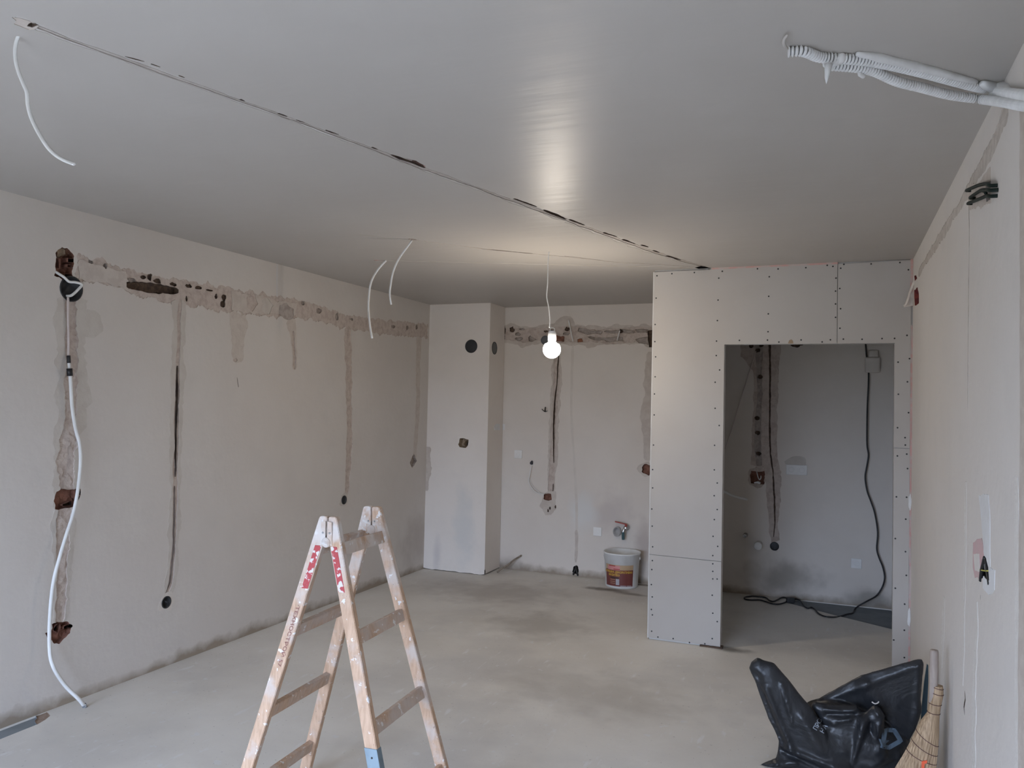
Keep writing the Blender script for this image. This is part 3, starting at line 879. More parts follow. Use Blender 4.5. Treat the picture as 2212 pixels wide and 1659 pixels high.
# chimney breast: front and side as one solid, each face with its holes
PR = []
PB1 = [(-3.2636,2.1839)][0]
PH = [(-3.3238,1.2468)][0]
PR.append(reg('box_recess', circle(PB1, .065), -.05, 'black_hole'))
PR.append(reg('broken_hole', ragged([(-3.3646,1.2901),(-3.33,1.2958),(-3.2702,1.2801),(-3.2738,1.2264),(-3.2979,1.2032),(-3.3624,1.2051),(-3.378,1.2314)], 141, .003, .012), -.07, 'sand_mortar', .01, .012, label='square hole knocked into the chimney breast'))
PR.append(reg('black_corner', ragged([(-3.3094,1.2653),(-3.2702,1.2801),(-3.2738,1.2264),(-3.2979,1.2032),(-3.3234,1.2334)], 142, .003, .012), -.10, 'black_hole', base=-.07))  # deeper black corner inside the square hole
PR.append(reg('broken_edge', ragged([(-3.7759,2.4092),(-3.745,2.4178),(-3.7329,2.3532),(-3.7412,2.2798),(-3.7719,2.2664)], 143, .004, .012), -.04, 'black_hole'))
PR.append(reg('plaster_patch', strip([(-3.7062,1.1961),(-3.7159,0.9909),(-3.7199,0.7634)], [.06,.09,.05], 144, .3), .001, 'pale_filler'))
wall_pillar = surface('wall_pillar', FP, rect(XL, 0.012, XP, H), PR, 'pillar_plaster', thick=.365)
QB = [(7.0773,2.1734)][0]
bevel_box('filler_dab', FB, *(lambda a: (a[0][0], a[1][0]))([(-3.1058,1.4317),(-3.0491,1.3687)]), *(lambda a: (a[1][1], a[0][1]))([(-3.1058,1.4317),(-3.0492,1.3733)]), -.001, .004, 'white_filler', wall_back, .0015)
prism('filler_dab', FQ, [(7.1218,1.3768),(7.1086,1.4086),(7.1416,1.4306),(7.1871,1.4391),(7.2456,1.4338),(7.249,1.3743)], -.001, .004, 'white_filler', wall_pillar)
# plaster ends in a ragged lip above the floor
lip = [(-3.725, .012)] + [(-3.725 + .655 * i / 26, .012 - .022 * abs(noise.noise(Vector((i * .45, 3.3, 0)))) - .002) for i in range(1, 26)] + [(XP, .012)]
prism('plaster_lip', FP, lip + [(XP, .05), (XL, .05)], -.02, .004, 'pillar_plaster', wall_pillar)

# right wall
RR = []
RR.append(reg('broken_hole', ragged([(5.5045,2.392),(5.294,2.3728),(5.206,2.3271),(5.2016,2.2693),(5.4648,2.2829),(5.4999,2.3364)], 231, .004, .012), -.05, 'dark_red_brick', .004, .015, label='gap with dark red brick beside the partition'))
RR.append(reg('broken_hole', ragged([(5.5116,2.48),(5.3886,2.4631),(5.3278,2.4365),(5.4774,2.4399)], 232, .003, .012), -.04, 'dark_red_brick'))
RR.append(reg('chase', strip([(2.6139,2.4998),(2.7374,2.4837),(2.8901,2.4681),(3.0806,2.4606),(3.2785,2.4532),(3.5421,2.4501),(3.8547,2.4506),(4.2128,2.4496),(4.6481,2.4534),(5.243,2.4479)], [.06,.065,.06,.05,.06,.05,.05,.06,.05,.04], 151, .4, .02), -.003, 'ridge_grey', .003, .03))
RR.append(reg('plaster_patch', ragged([(2.9464,2.4098),(2.8884,2.4082),(2.8787,2.3463),(2.8772,2.2898),(3.0579,2.3186),(3.3295,2.3773),(3.365,2.4414),(3.3109,2.4653),(3.0791,2.4125)], 152, .006, .015), .001, 'pale_filler'))
RR.append(reg('box_recess', ragged([(2.971,2.3786),(2.8872,2.3604),(2.8856,2.3007),(2.9606,2.3134),(2.9786,2.3424)], 153, .003, .012), -.05, 'grey_mortar'))
RR.append(reg('groove', strip([(3.33,2.3894),(3.3156,2.2918),(3.3222,2.1733),(3.3282,2.0375),(3.3323,1.8501),(3.3352,1.6289)], [.022,.018,.02,.018,.018,.006], 154, .35, .03), -.003, 'ridge_grey'))
RR.append(reg('filler_band', ragged([(3.0738,1.3489),(2.8926,1.3691),(2.867,1.3112),(2.8547,1.1484),(2.7782,1.1524),(2.7841,1.0917),(2.884,1.0554),(2.9844,1.058),(2.9712,1.1946)], 155, .004, .02), .0015, 'white_filler'))
RR.append(reg('pink_patch', ragged([(3.1832,1.1746),(3.0971,1.2),(3.0154,1.2135),(2.9886,1.1994),(2.9618,1.1664),(3.013,1.1352),(3.0381,1.0776),(3.1402,1.0612),(3.1804,1.0902)], 156, .003, .015), .002, 'pink_plaster', label='patch of pink plaster above the cable hole'))
RR.append(reg('plaster_patch', ragged([(3.1622,1.1364),(3.0496,1.158),(3.0298,1.102),(3.1314,1.088)], 157, .003, .015), .003, 'right_plaster'))
RR.append(reg('cable_hole', ragged([(2.9617,1.1649),(2.928,1.1646),(2.8864,1.1427),(2.8692,1.1014),(2.9345,1.0975),(2.9684,1.1014),(3.029,1.0763),(3.0475,1.0911),(3.0304,1.1216),(3.0046,1.1472)], 158, .003, .012), -.05, 'black_hole', label='dark pointed hole full of cables'))
RR.append(reg('filler_ridge', strip([(3.3589,1.3727),(3.3649,1.2358),(3.371,1.0987),(3.387,0.9253),(3.3918,0.7538),(3.4092,0.6123)], [.03,.045,.05,.05,.045,.02], 159, .5, .03), .001, 'ridge_filler'))
RR.append(reg('filler_ridge', strip([(3.0997,0.9881),(3.0869,0.8829),(3.1394,0.744),(3.1454,0.6325),(3.1508,0.5054),(3.1457,0.3515)], [.02,.04,.05,.06,.06,.06], 160, .6, .03), .0015, 'ridge_filler'))
RR.append(reg('filler_ridge', strip([(3.9591,0.8204),(3.9994,0.6697),(4.0394,0.4961)], [.05,.09,.04], 163, .3, .03), .0008, 'ridge_filler'))
RR.append(reg('filler_band', strip([(2.4818,1.4549),(2.4664,1.2482),(2.4562,1.008),(2.4497,0.6508)], [.04,.06,.06,.06], 164, .3, .04), .0015, 'ridge_filler'))
RR.append(reg('slot', strip([(3.3635,0.6065),(3.3513,0.5802),(3.3835,0.5392),(3.3602,0.5186)], [.006,.018,.016,.004], 161, .4, .012), -.012, 'dark_groove'))
RR.append(reg('groove', strip([(3.0364,1.0247),(3.0359,1.0081)], [.006,.004], 162, .3, .012), -.006, 'dark_groove'))
RR.append(reg('raw_edge', ragged([(2.30, 0), (2.425, 0), (2.432, 1.0), (2.425, 1.6), (2.44, 2.45), (2.30, 2.45)], 165, .004, .03), .004, 'pale_filler'))
wall_right = surface('wall_right', FRW, rect(YR - .16, 0, YB + .16, H), RR, 'right_plaster')

# ceiling: u = x, v = y
CR = []
cl = [(-1.9942,1.3995),(-1.9664,1.5397),(-1.9246,1.6877),(-1.8689,1.9008),(-1.7732,2.2326),(-1.6736,2.6098),(-1.6,2.924),(-1.5029,3.2757),(-1.4207,3.5884),(-1.3226,3.9393),(-1.2273,4.3159),(-1.0814,4.8528),(-0.9514,5.2435),(-0.8113,5.6268)]
CR.append(reg('plaster_patch', strip(cl, [.05,.035,.03,.03,.03,.035,.05,.04,.05,.06,.07,.08,.07,.05], 171, .55, .02), -.001, 'ceiling_pale'))
CR.append(reg('chase', strip(cl, [.02,.018,.018,.018,.018,.02,.026,.022,.026,.03,.03,.03,.03,.03], 172, .5, .02), -.003, 'ceiling_filler', .002, .03))
for k, (a, w) in enumerate([([(-1.9091,1.6736),(-1.896,1.6944),(-1.8827,1.7188)], .010), ([(-1.8772,1.7374),(-1.8688,1.764)], .010), ([(-1.8621,1.8294),(-1.8576,1.849)], .012), ([(-1.8167,2.0459),(-1.8132,2.0638)], .014), ([(-1.7768,2.1899),(-1.7675,2.2253)], .012), ([(-1.7564,2.2619),(-1.7454,2.2944)], .010), ([(-1.7183,2.3829),(-1.7018,2.4402)], .014), ([(-1.6625,2.6019),(-1.6568,2.6329)], .012), ([(-1.6375,2.705),(-1.6234,2.7716),(-1.6027,2.8297),(-1.5943,2.9054)], .026), ([(-1.4218,3.4702),(-1.3714,3.6508)], .020), ([(-1.3596,3.7124),(-1.3363,3.8299),(-1.3179,3.9408)], .032), ([(-1.2994,3.9464),(-1.2623,4.0907)], .022), ([(-1.2085,4.2967),(-1.1724,4.434)], .022), ([(-1.1549,4.505),(-1.1159,4.6533)], .022), ([(-1.0878,4.6897),(-1.063,4.7689)], .022), ([(-1.0572,4.8749),(-1.0339,4.9585)], .022), ([(-1.0104,5.0768),(-0.9514,5.2435)], .022)]):
    CR.append(reg('crack', strip(a, [w * .5] + [w] * (len(a) - 2) + [w * .4] if len(a) > 2 else [w, w * .5], 180 + k, .4, .02), -.022, 'dark_groove'))
CR.append(reg('brick_spot', ragged([(-1.6084,2.764),(-1.5785,2.8054),(-1.5814,2.8894),(-1.5936,2.8523)], 198, .004, .02), -.010, 'pink_foam'))
CR.append(reg('broken_hole', ragged([(-0.9094,5.5432),(-0.8587,5.5007),(-0.8,5.5916),(-0.8292,5.6413),(-0.8844,5.6266)], 199, .006, .02), -.04, 'black_hole'))
CR.append(reg('crack', strip([(-2.6162,3.9314),(-2.3695,4.1508),(-2.1275,4.4494),(-1.9324,4.6577),(-1.7317,4.8423),(-1.3772,5.1961),(-0.9035,5.5072)], [.006,.012,.016,.018,.018,.016,.016], 201, .5, .04), -.003, 'damp_filler'))
CR.append(reg('crack', strip([(-2.371,4.1367),(-2.3353,4.1745)], [.035,.03], 202, .4, .02), -.012, 'old_plaster'))
CR.append(reg('crack', strip([(-2.0736,4.5402),(-1.8169,4.7697)], [.010,.012], 206, .6, .03), -.008, 'grey_mortar'))
CR.append(reg('crack', strip([(-1.6404,4.9007),(-1.4487,5.1063)], [.012,.008], 207, .6, .03), -.008, 'grey_mortar'))
CR.append(reg('crack', strip([(-2.9542,4.6908),(-2.3927,4.9357),(-1.654,5.248),(-0.9094,5.5432)], [.012,.01,.012,.012], 203, .5, .05), -.002, 'damp_filler'))
CR.append(reg('broken_spot', strip([(-2.9542,4.6908),(-2.8877,4.7271)], [.03,.02], 204, .4, .02), -.01, 'pink_foam'))
CR.append(reg('plaster_patch', ragged([(-1.9965,1.3986),(-1.9783,1.4263),(-1.979,1.4531),(-2.0181,1.4558),(-2.0217,1.427)], 205, .008, .02), -.002, 'pale_filler'))
CR.append(reg('broken_hole', ragged([(-2.0079,1.4456),(-1.9811,1.4388),(-1.9717,1.4502),(-2.001,1.4563)], 208, .003, .012), -.03, 'dark_groove'))
ceiling = surface('ceiling', FC, rect(XL - .16, YR - .16, XR + .16, YB + .16), CR, 'painted_ceiling')

# floor: u = x, v = y; two strips along the walls were never screeded
FRG = []
FRG.append(reg('screed_gap', [(XL, YR), (-3.605, YR), (-3.612, 1.9), (-3.606, 2.3), (-3.614, 2.6), (-3.618, 2.80), (-3.66, 2.90), (XL, 2.93)], -.010, 'lower_slab', label='bare lower slab where the screed stops short of the wall'))
FRG.append(reg('screed_edge', [(-3.618, 2.80), (-3.635, 2.855), (-3.66, 2.90), (-3.69, 2.915), (XL, 2.93), (XL, 2.87), (-3.69, 2.85), (-3.665, 2.82), (-3.64, 2.805)], -.005, 'screed_edge', .003, .02))
FRG.append(reg('screed_gap', [(-.36, 7.17), (.02, 6.91), (.25, 6.77), (XR, 6.64), (XR, YB), (-.36, YB)], -.008, 'lower_slab', label='bare lower slab along the utility corner wall'))
floor = surface('floor', FF, rect(XL, YR, XR, YB), FRG, 'cement_screed', thick=.2)

# rear wall with the window that lights the room (behind the photographer)
FRE = Fr((0, YR, 0), (1, 0, 0), (0, 0, 1), (0, 1, 0))
surface('wall_rear', FRE, rect(XL, 0, XR, H), [], 'bare_wall', thick=.25, openings=[rect(WIN[0], WIN[2], WIN[1], WIN[3])])
wf = thing('window_1', None, None, ((WIN[0] + WIN[1]) / 2, YR - .15, WIN[2]))
wf['kind'] = 'structure'
for a, b, c, d in ((WIN[0], WIN[0] + .06, WIN[2], WIN[3]), (WIN[1] - .06, WIN[1], WIN[2], WIN[3]), (WIN[0] + .06, WIN[1] - .06, WIN[2], WIN[2] + .06), (WIN[0] + .06, WIN[1] - .06, WIN[3] - .06, WIN[3]), (-1.49, -1.41, WIN[2] + .06, WIN[3] - .06)):
    bevel_box('window_frame', FRE, a, b, c, d, -.18, -.11, 'white_plastic', wf, .004)

# plasterboard partition: a solid core with boards screwed to its face
DOOR = (-.705, .350, 2.068)
PT = .115
core_poly = [(-1.195, 0), (DOOR[0] - .004, 0), (DOOR[0] - .004, DOOR[2] + .004), (DOOR[1] + .004, DOOR[2] + .004), (DOOR[1] + .004, 0), (XR, 0), (XR, H), (-1.195, H)]
wall_partition = prism('wall_partition', FD, core_poly, -PT, -.0135, 'board_core', kind='structure')
prism('wall_divider', Fr((-1.20, 0, 0), (0, 1, 0), (0, 0, 1), (1, 0, 0)), [(YD + PT, 0), (YB, 0), (YB, H), (YD + PT, H)], 0, .12, 'bare_wall', kind='structure')  # unseen return wall, added to keep bulb light out of the utility corner
XS = [(0.0098,2.3464)][0][0]
ZS = [(-1.208,0.5894)][0][1]
ZR = [(0.3868,1.4018)][0][1]
BD = {}
G = .0018
def board(key, poly):
    BD[key] = prism('plasterboard', FD, poly, -.013, 0, 'plasterboard', wall_partition)
board('low', [(-1.203, .012), (DOOR[0], .012), (DOOR[0], ZS - .002 - G), (-1.203, ZS + .003 - G)])
board('main', [(-1.203, ZS + .003 + G), (DOOR[0], ZS - .002 + G), (DOOR[0], DOOR[2]), (XS - G, DOOR[2]), (XS - G, H - .012), (-1.203, H - .012)])
board('right', [(XS + G, DOOR[2]), (DOOR[1], DOOR[2]), (DOOR[1], ZR + G), (.440, ZR + G), (.440, H - .006), (XS + G, H - .012)])
board('strip', [(DOOR[1], .02), (.440, .02), (.440, ZR - G), (DOOR[1], ZR - G)])
prism('board_end', FD, [(-1.2045, .01), (-1.1975, .01), (-1.1975, H - .012), (-1.2045, H - .012)], -PT - .004, .0015, 'board_core', wall_partition)
prism('joint_foam', FD, ragged([(.4405, 0), (XR, 0), (XR, 2.18), (.4405, 2.18)], 221, .0015, .05), -.03, -.002, 'pink_foam', wall_partition)
prism('joint_foam', FD, ragged([(.436, 2.30), (XR, 2.30), (XR, H), (.436, H)], 222, .002, .04), -.03, .001, 'pink_foam', wall_partition)
prism('joint_foam', FD, [(-.80, H - .0125), (XS, H - .0125), (XS, H), (-.80, H)], -.02, -.001, 'pink_foam', wall_partition)
for k, a in enumerate(([(0.4414,1.1021),(0.4419,1.0297)], [(0.4385,0.3916),(0.4391,0.2997)])):
    prism('filler_dab', FD, blob((.443, (a[0][1] + a[1][1]) / 2), .009, abs(a[0][1] - a[1][1]) / 2 + .01, 3 + k), -.004, .002, 'white_filler', wall_partition)
prism('tan_spot', FD, [(-0.293,2.0707),(-0.2845,2.0922),(-0.27,2.0982),(-0.2611,2.0858),(-0.2581,2.0703)], -.001, .0008, 'sand_mortar', BD['main'])
# broken debris under the board's bottom edge
prism('plaster_crumbs', FD, ragged([(-.84, 0), (-.69, 0), (-.69, .010), (-.84, .008)], 223, .002, .01), -.05, .012, 'dark_groove', wall_partition)
S1 = [(-1.1778,2.5608),(-1.0722,2.5712),(-0.9158,2.5723),(-0.7261,2.5727),(-0.494,2.5796),(-0.361,2.5726),(-0.1861,2.5731),(-0.0547,2.5827),(-0.0197,2.5738),(-0.7489,2.5264),(-0.4167,2.5223),(-0.0004,2.4959),(-1.1811,2.4018),(-0.7515,2.3749),(-0.4187,2.3903),(-0.0021,2.4108),(-1.1849,2.2143),(-0.7542,2.2332),(-0.42,2.2716),(-0.0013,2.3265),(-0.0005,2.2388),(-1.1849,2.0924),(-0.7579,2.0917),(-0.4203,2.1511),(-1.1781,1.9844),(-0.7583,1.9917),(-0.6056,2.0949),(-0.4232,2.0947),(-0.35,2.0808),(-0.2105,2.0932),(-0.0804,2.0789),(-0.0303,2.0921),(-1.1788,1.8431),(-0.7345,1.8928),(-1.1817,1.7216),(-0.7632,1.8082),(-1.1812,1.5737),(-0.7607,1.6289),(-0.7319,1.5119),(-1.1826,1.361),(-0.7609,1.3753),(-1.1857,1.1879),(-0.7604,1.2073)]
S2 = [(-1.1835,1.0592),(-0.7395,1.1185),(-1.187,0.911),(-0.7588,1.0308),(-0.737,0.938),(-1.182,0.791),(-0.7555,0.8683),(-0.7623,0.7538),(-1.1766,0.6468),(-0.7306,0.6881),(-0.7623,0.6228)]
S3 = [(-1.177,0.5502),(-0.7615,0.5669),(-1.1799,0.4875),(-0.7608,0.5158),(-1.1811,0.3822),(-0.7601,0.4647),(-0.7313,0.4667),(-1.1737,0.2973),(-0.7622,0.3538),(-1.1782,0.2093),(-1.1706,0.1723),(-0.7568,0.2325),(-0.7263,0.1795),(-1.1737,0.0584),(-1.1289,0.0234),(-1.0229,0.0264),(-0.9107,0.0142),(-0.8069,0.0193),(-0.758,0.0606)]
S4 = [(0.0468,2.5844),(0.2086,2.5794),(0.3754,2.5804),(0.0277,2.5597),(0.4243,2.5318),(0.023,2.4273),(0.0293,2.2946),(0.0263,2.1671),(0.0479,2.0958),(0.1592,2.0935),(0.276,2.0967),(0.3485,2.0967),(0.4193,2.1153),(0.3696,1.9456),(0.4346,1.9676),(0.4237,1.8212),(0.3727,1.742),(0.4314,1.6267),(0.3695,1.53),(0.4128,1.4688),(0.4147,1.4223)]
S5 = [(0.3663,1.0938),(0.4241,1.0948),(0.4203,0.9573),(0.3619,0.8312),(0.4202,0.754),(0.4259,0.6066),(0.3642,0.5201),(0.4178,0.4267),(0.4173,0.2643),(0.3579,0.196),(0.4185,0.0947)]
S5 += [(0.423,1.3656),(0.37,1.3519),(0.4283,1.2747)]
sv, sf = [], []
for i in range(8): sv.append((.0055 * math.cos(i * math.pi / 4), -.0012, .0055 * math.sin(i * math.pi / 4)))
for i in range(8): sv.append((.0055 * math.cos(i * math.pi / 4), .001, .0055 * math.sin(i * math.pi / 4)))
sf = [tuple(range(8))] + [(i, i + 8, (i + 1) % 8 + 8, (i + 1) % 8) for i in range(8)]
sme = bpy.data.meshes.new('screw')
sme.from_pydata(sv, [], sf)
sme.materials.append(MATS['screw_black'])
for key, S in (('main', S1), ('main', S2), ('low', S3), ('right', S4), ('strip', S5)):
    for u, v in S:
        link('screw', sme, FD.p(u, v, 0), BD[key])
# curl of torn paper at the partition's top corner
tp = thing('torn_paper', 'torn strip of paper curling out of the gap between partition and right wall', 'paper', [(0.4498,5.57,2.3605)][0])
a = [(0.463,5.55,2.4857),(0.4761,5.55,2.4618),(0.482,5.55,2.3567),(0.4746,5.55,2.2987)]
b = [(0.4639,5.53,2.4766),(0.4359,5.53,2.3992),(0.4105,5.53,2.3126),(0.3949,5.53,2.2955)]
tube('paper_fold', b, .012, 'paper', tp, 6, 5, .25)
tube('paper_fold', a, .009, 'paper', tp, 6, 5, .3)
prism('paper_leaf', Fr((0, 5.55, 0), (1, 0, 0), (0, 0, 1), (0, -1, 0)), [(p[0], p[2]) for p in [(0.448,5.55,2.3929),(0.4512,5.55,2.2994),(0.3964,5.55,2.2892),(0.4171,5.55,2.3296)]], 0, .001, 'paper', tp)

# ------------------------------------------------------------------ electrical boxes, sockets, pipes
def round_box(name, fr, uv, r, label, mat='black_plastic', depth=.035, lid=None):
    f = fr.at(*uv)
    t = thing(name, label, 'junction box', f.p(0, -r, 0), 'electrical boxes in the walls')
    lathe('box_cup', f, [(r + .003, .0005), (r + .003, .003), (r - .003, .003), (r - .004, -depth), (0, -depth)], mat, t)
    if lid is not None:
        lathe('box_lid', f, [(r - .004, lid), (r * .5, lid + .002), (0, lid + .003)], mat, t)
    return t
jb = round_box('junction_box', FL, JB1, .065, 'large black round junction box with a white cable looped across it on the left wall')
f = FL.at(*JB1)
tube('cable_loop', [f.p(-.10, .085, -.02), f.p(-.055, .055, .008), f.p(-.02, .035, .006), f.p(.01, .036, .014), f.p(.05, .03, .014), f.p(.03, .0, .012), f.p(-.005, -.035, .010), f.p(-.02, -.04, -.01)], .007, 'white_cable', jb, 8, 6)
b2 = round_box('socket_box', FL, LB2, .034, 'small black round socket box at the foot of a chase, behind the ladder top', lid=-.012)
b3 = round_box('socket_box', FL, LB3, .034, 'black socket box low on the left wall at the foot of the thin dark chase', 'black_plastic')
tube('wire_end', [FL.at(*LB3).p(-.01, .015, -.02), FL.at(*LB3).p(.0, .0, .006), FL.at(*LB3).p(.015, -.01, .004), FL.at(*LB3).p(.01, -.03, -.01)], .0035, 'black_cable', b3, 6, 4)
b5 = round_box('junction_box', FP, PB1, .062, 'black round junction box with a lid on the front of the chimney breast', lid=-.006)
q = FQ.at(*QB)
t = thing('junction_box', 'black round junction box on the narrow side of the chimney breast', 'junction box', q.p(0, -.06, 0), 'electrical boxes in the walls')
lathe('box_cup', q, [(.062, 0), (.062, .003), (.057, .004), (.056, .001)], 'black_plastic', t)
lathe('box_lid', q, [(.056, .001), (.03, .0015), (0, .0015)], 'grey_plastic', t)
b6 = round_box('junction_box', FB, KJ, .043, 'dark grey round junction box in the kitchen chase, just behind the light bulb', 'grey_plastic', lid=-.008)
b7 = round_box('socket_box', FB, NBK, .035, 'black socket box in the utility corner at the end of a chase', lid=-.015)

def socket(fr, uv, label, n=1, sz=.082):
    f = fr.at(*uv)
    t = thing('wall_socket', label, 'socket', f.p(0, -sz / 2, 0), 'white wall sockets')
    bevel_box('cover_plate', f, -sz * n / 2, sz * n / 2, -sz / 2, sz / 2, .0005, .011, 'dusty_plastic', t, .004)
    for k in range(n):
        g = f.at(-sz * n / 2 + sz * (k + .5), 0)
        ins = lathe('socket_insert', g, [(.023, .011), (.021, .0125), (.019, .012), (.0185, .004), (0, .004)], 'dusty_plastic', t, 24)
        for s in (-1, 1):
            lathe('contact_hole', g.at(s * .0095, 0), [(.0035, .0042), (.0035, .0048), (0, .0048)], 'black_hole', ins, 10)
    return t
socket(FB, [(-2.8947,1.1402)][0], 'white wall socket between the chimney breast and the kitchen chase')
socket(FB, [(-2.0712,0.4436)][0], 'low white wall socket to the left of the red-levered tap')
socket(FB, [(-0.3,1.1148)][0], 'double white wall socket in the utility corner', 2, .086)
socket(FB, [(0.1816,0.3542)][0], 'low white wall socket in the utility corner beside the hanging black cable')

# stub of wires left in the wall
def stub(uv, label):
    f = FB.at(*uv)
    t = thing('wire_stub', label, 'wires', f.p(0, -.03, 0))
    return f, t
f, t = stub([(-2.6223,1.5858)][0], 'dark forked wire stub beside the kitchen chase')
tube('wire', [f.p(.0, -.02, -.002), f.p(.005, .0, .02), f.p(.012, .025, .035)], .006, 'black_cable', t, 6, 4)
tube('wire', [f.p(-.005, -.02, -.002), f.p(-.018, -.005, .02), f.p(-.026, .006, .03)], .004, 'black_cable', t, 6, 4)
tube('wire', [f.p(.002, -.022, -.002), f.p(.015, -.018, .02), f.p(.03, -.012, .03)], .004, 'grey_plastic', t, 6, 4)
f, t = stub([(-2.751,1.06)][0], 'thin white wire curling from a black connector to the brick-red hole')
prism('connector', f, blob((0, 0), .014, .02, 5, 9), -.001, .02, 'black_cable', t)
wp = [(-2.744,7.3,1.035),(-2.7611,7.3,0.9347),(-2.7696,7.3,0.88),(-2.7293,7.3,0.81),(-2.6803,7.3,0.7769),(-2.6035,7.3,0.7681)]
tube('wire', wp, .004, 'white_cable', t, 6, 5)
tube('wire', [(-2.7642,7.31,0.9021),(-2.7387,7.31,0.8492),(-2.6991,7.31,0.8064),(-2.6454,7.31,0.7691)], .003, 'white_cable', t, 6, 5)
f = FB.at(*KB)
t = thing('cable_end', 'black cable tails in a small hole just above the kitchen floor', 'cable', f.p(0, -.05, 0))
tube('cable', [f.p(0, .04, -.01), f.p(.0, .01, .012), f.p(-.012, -.02, .015), f.p(-.022, -.045, .01)], .009, 'black_cable', t, 8, 5)
tube('cable', [f.p(.004, .03, -.01), f.p(.012, -.01, .015), f.p(.024, -.05, .012)], .008, 'black_cable', t, 8, 5)

# cables hanging out of the kitchen chase
t = thing('loose_cable', 'short pale cable hanging in the kitchen chase right of the bulb', 'cable', [(-2.345,7.28,2.2592)][0])
tube('cable', [(-2.3928,7.3,2.4543),(-2.3776,7.3,2.3957),(-2.3621,7.3,2.3282),(-2.3418,7.3,2.2474)], .006, 'white_cable', t)
t = thing('loose_cable', 'pale cable end poking from the kitchen chase near the partition', 'cable', [(-1.8891,7.28,2.254)][0])
tube('cable', [(-1.8826,7.3,2.3475),(-1.8952,7.3,2.3039),(-1.9077,7.3,2.2516)], .006, 'white_cable', t)

# tap with red lever over a drain pipe
tx = [(-1.7873,7.3,0.5045)][0]
f = Fr((tx[0], YB, tx[2]), (1, 0, 0), (0, 0, 1), (0, -1, 0))
tap = thing('water_tap', 'water tap with red lever and dark hose on the kitchen wall above the bucket', 'tap', f.p(0, -.11, .03))
lathe('valve_body', f, [(.026, -.002), (.026, .006), (.014, .010), (.014, .05), (.019, .052), (.019, .075), (.012, .08), (0, .08)], 'chrome', tap, 16)
tube('spout', [f.p(-.004, 0, .06), f.p(-.012, -.01, .07), f.p(-.018, -.035, .074), f.p(-.019, -.05, .074)], .013, 'chrome', tap, 10, 4)
tube('hose', [f.p(-.019, -.035, .074), f.p(-.019, -.07, .074), f.p(-.017, -.105, .072)], .014, 'teal_hose', tap, 10, 3)
bevel_box('lever', Fr(f.p(.012, .034, .062), Vector((-.985, 0, .17)), (0, 0, 1), (0, -1, 0)), 0, .115, -.005, .006, -.008, .008, 'red_lever', tap, .003)
lathe('bolt', Fr(f.p(.004, .02, .062), (1, 0, 0), (0, 1, 0), (0, 0, 1)), [(.012, -.01), (.012, .012), (.006, .02), (0, .02)], 'red_lever', tap, 12)
dx = [(-1.8749,7.3,0.4633)][0]
f = Fr((dx[0], YB, dx[2]), (1, 0, 0), (0, 0, 1), (0, -1, 0))
lathe('drain_pipe', f, [(.036, -.001), (.036, .05), (.030, .05), (.029, .004), (0, .004)], 'grey_pipe', None, 22, sy=1.25, label='open grey drain pipe stub left of the tap', cat='pipe')
# pipe stubs in the utility corner
wx = [(-0.6038,7.2,0.4501)][0]
f = Fr((wx[0], YB, wx[2]), (1, 0, 0), (0, 0, 1), (0, -1, 0))
lathe('drain_pipe', f, [(.028, -.001), (.028, .10), (.034, .10), (.034, .13), (.029, .135), (0, .135)], 'bucket_white', None, 20, label='capped white pipe stub sticking out in the utility corner', cat='pipe')
wx = [(-0.7187,7.26,0.5198)][0]
f = Fr((wx[0], YB, wx[2]), (1, 0, 0), (0, 0, 1), (0, -1, 0))
lathe('water_pipe', f, [(.022, -.001), (.016, .004), (.013, .06), (.016, .06), (.016, .072), (.010, .072), (.009, .05), (0, .05)], 'chrome', None, 16, label='small metal water pipe stub in the utility corner', cat='pipe')
# broken bits in the square hole
f = FB.at(*NH)
t = thing('wire_bundle', 'pale wire ends curled in the dark square hole of the utility corner', 'wires', f.p(0, -.05, -.03))
tube('wire', [f.p(-.01, .05, -.04), f.p(.005, .0, -.01), f.p(.02, -.02, .004), f.p(.03, -.005, .0), f.p(.028, .012, -.02)], .005, 'white_cable', t, 6, 5)
tube('wire', [f.p(-.015, .06, -.03), f.p(-.012, .09, .0)], .004, 'black_cable', t, 6, 3)
prism('plaster_crumb', f, blob((0, -.05), .03, .012, 3, 9), -.045, -.004, 'white_filler', t)
# white cables in the utility corner
tube('loose_cable', [(-1.1724,7.325,0.9667)] + [(-1.0305,7.2,0.9436)] + [(-0.9159,7.0,0.9356),(-0.8616,7.0,0.9191),(-0.8076,7.0,0.8949),(-0.7388,7.0,0.8796),(-0.6743,7.0,0.8681)], .011, 'white_cable', None, 8, 6, .7, label='white cable poking out past the left door jamb of the partition', cat='cable')
tube('thin_wire', [(-0.6483,7.29,2.1469),(-0.6972,7.29,1.975),(-0.7577,7.29,1.7696),(-0.8108,7.29,1.5838),(-0.8565,7.29,1.4181),(-0.9026,7.29,1.2724)], .0045, 'wire_pink', None, 6, 5, label='thin pale wire slanting down the dark wall of the utility corner', cat='wire')
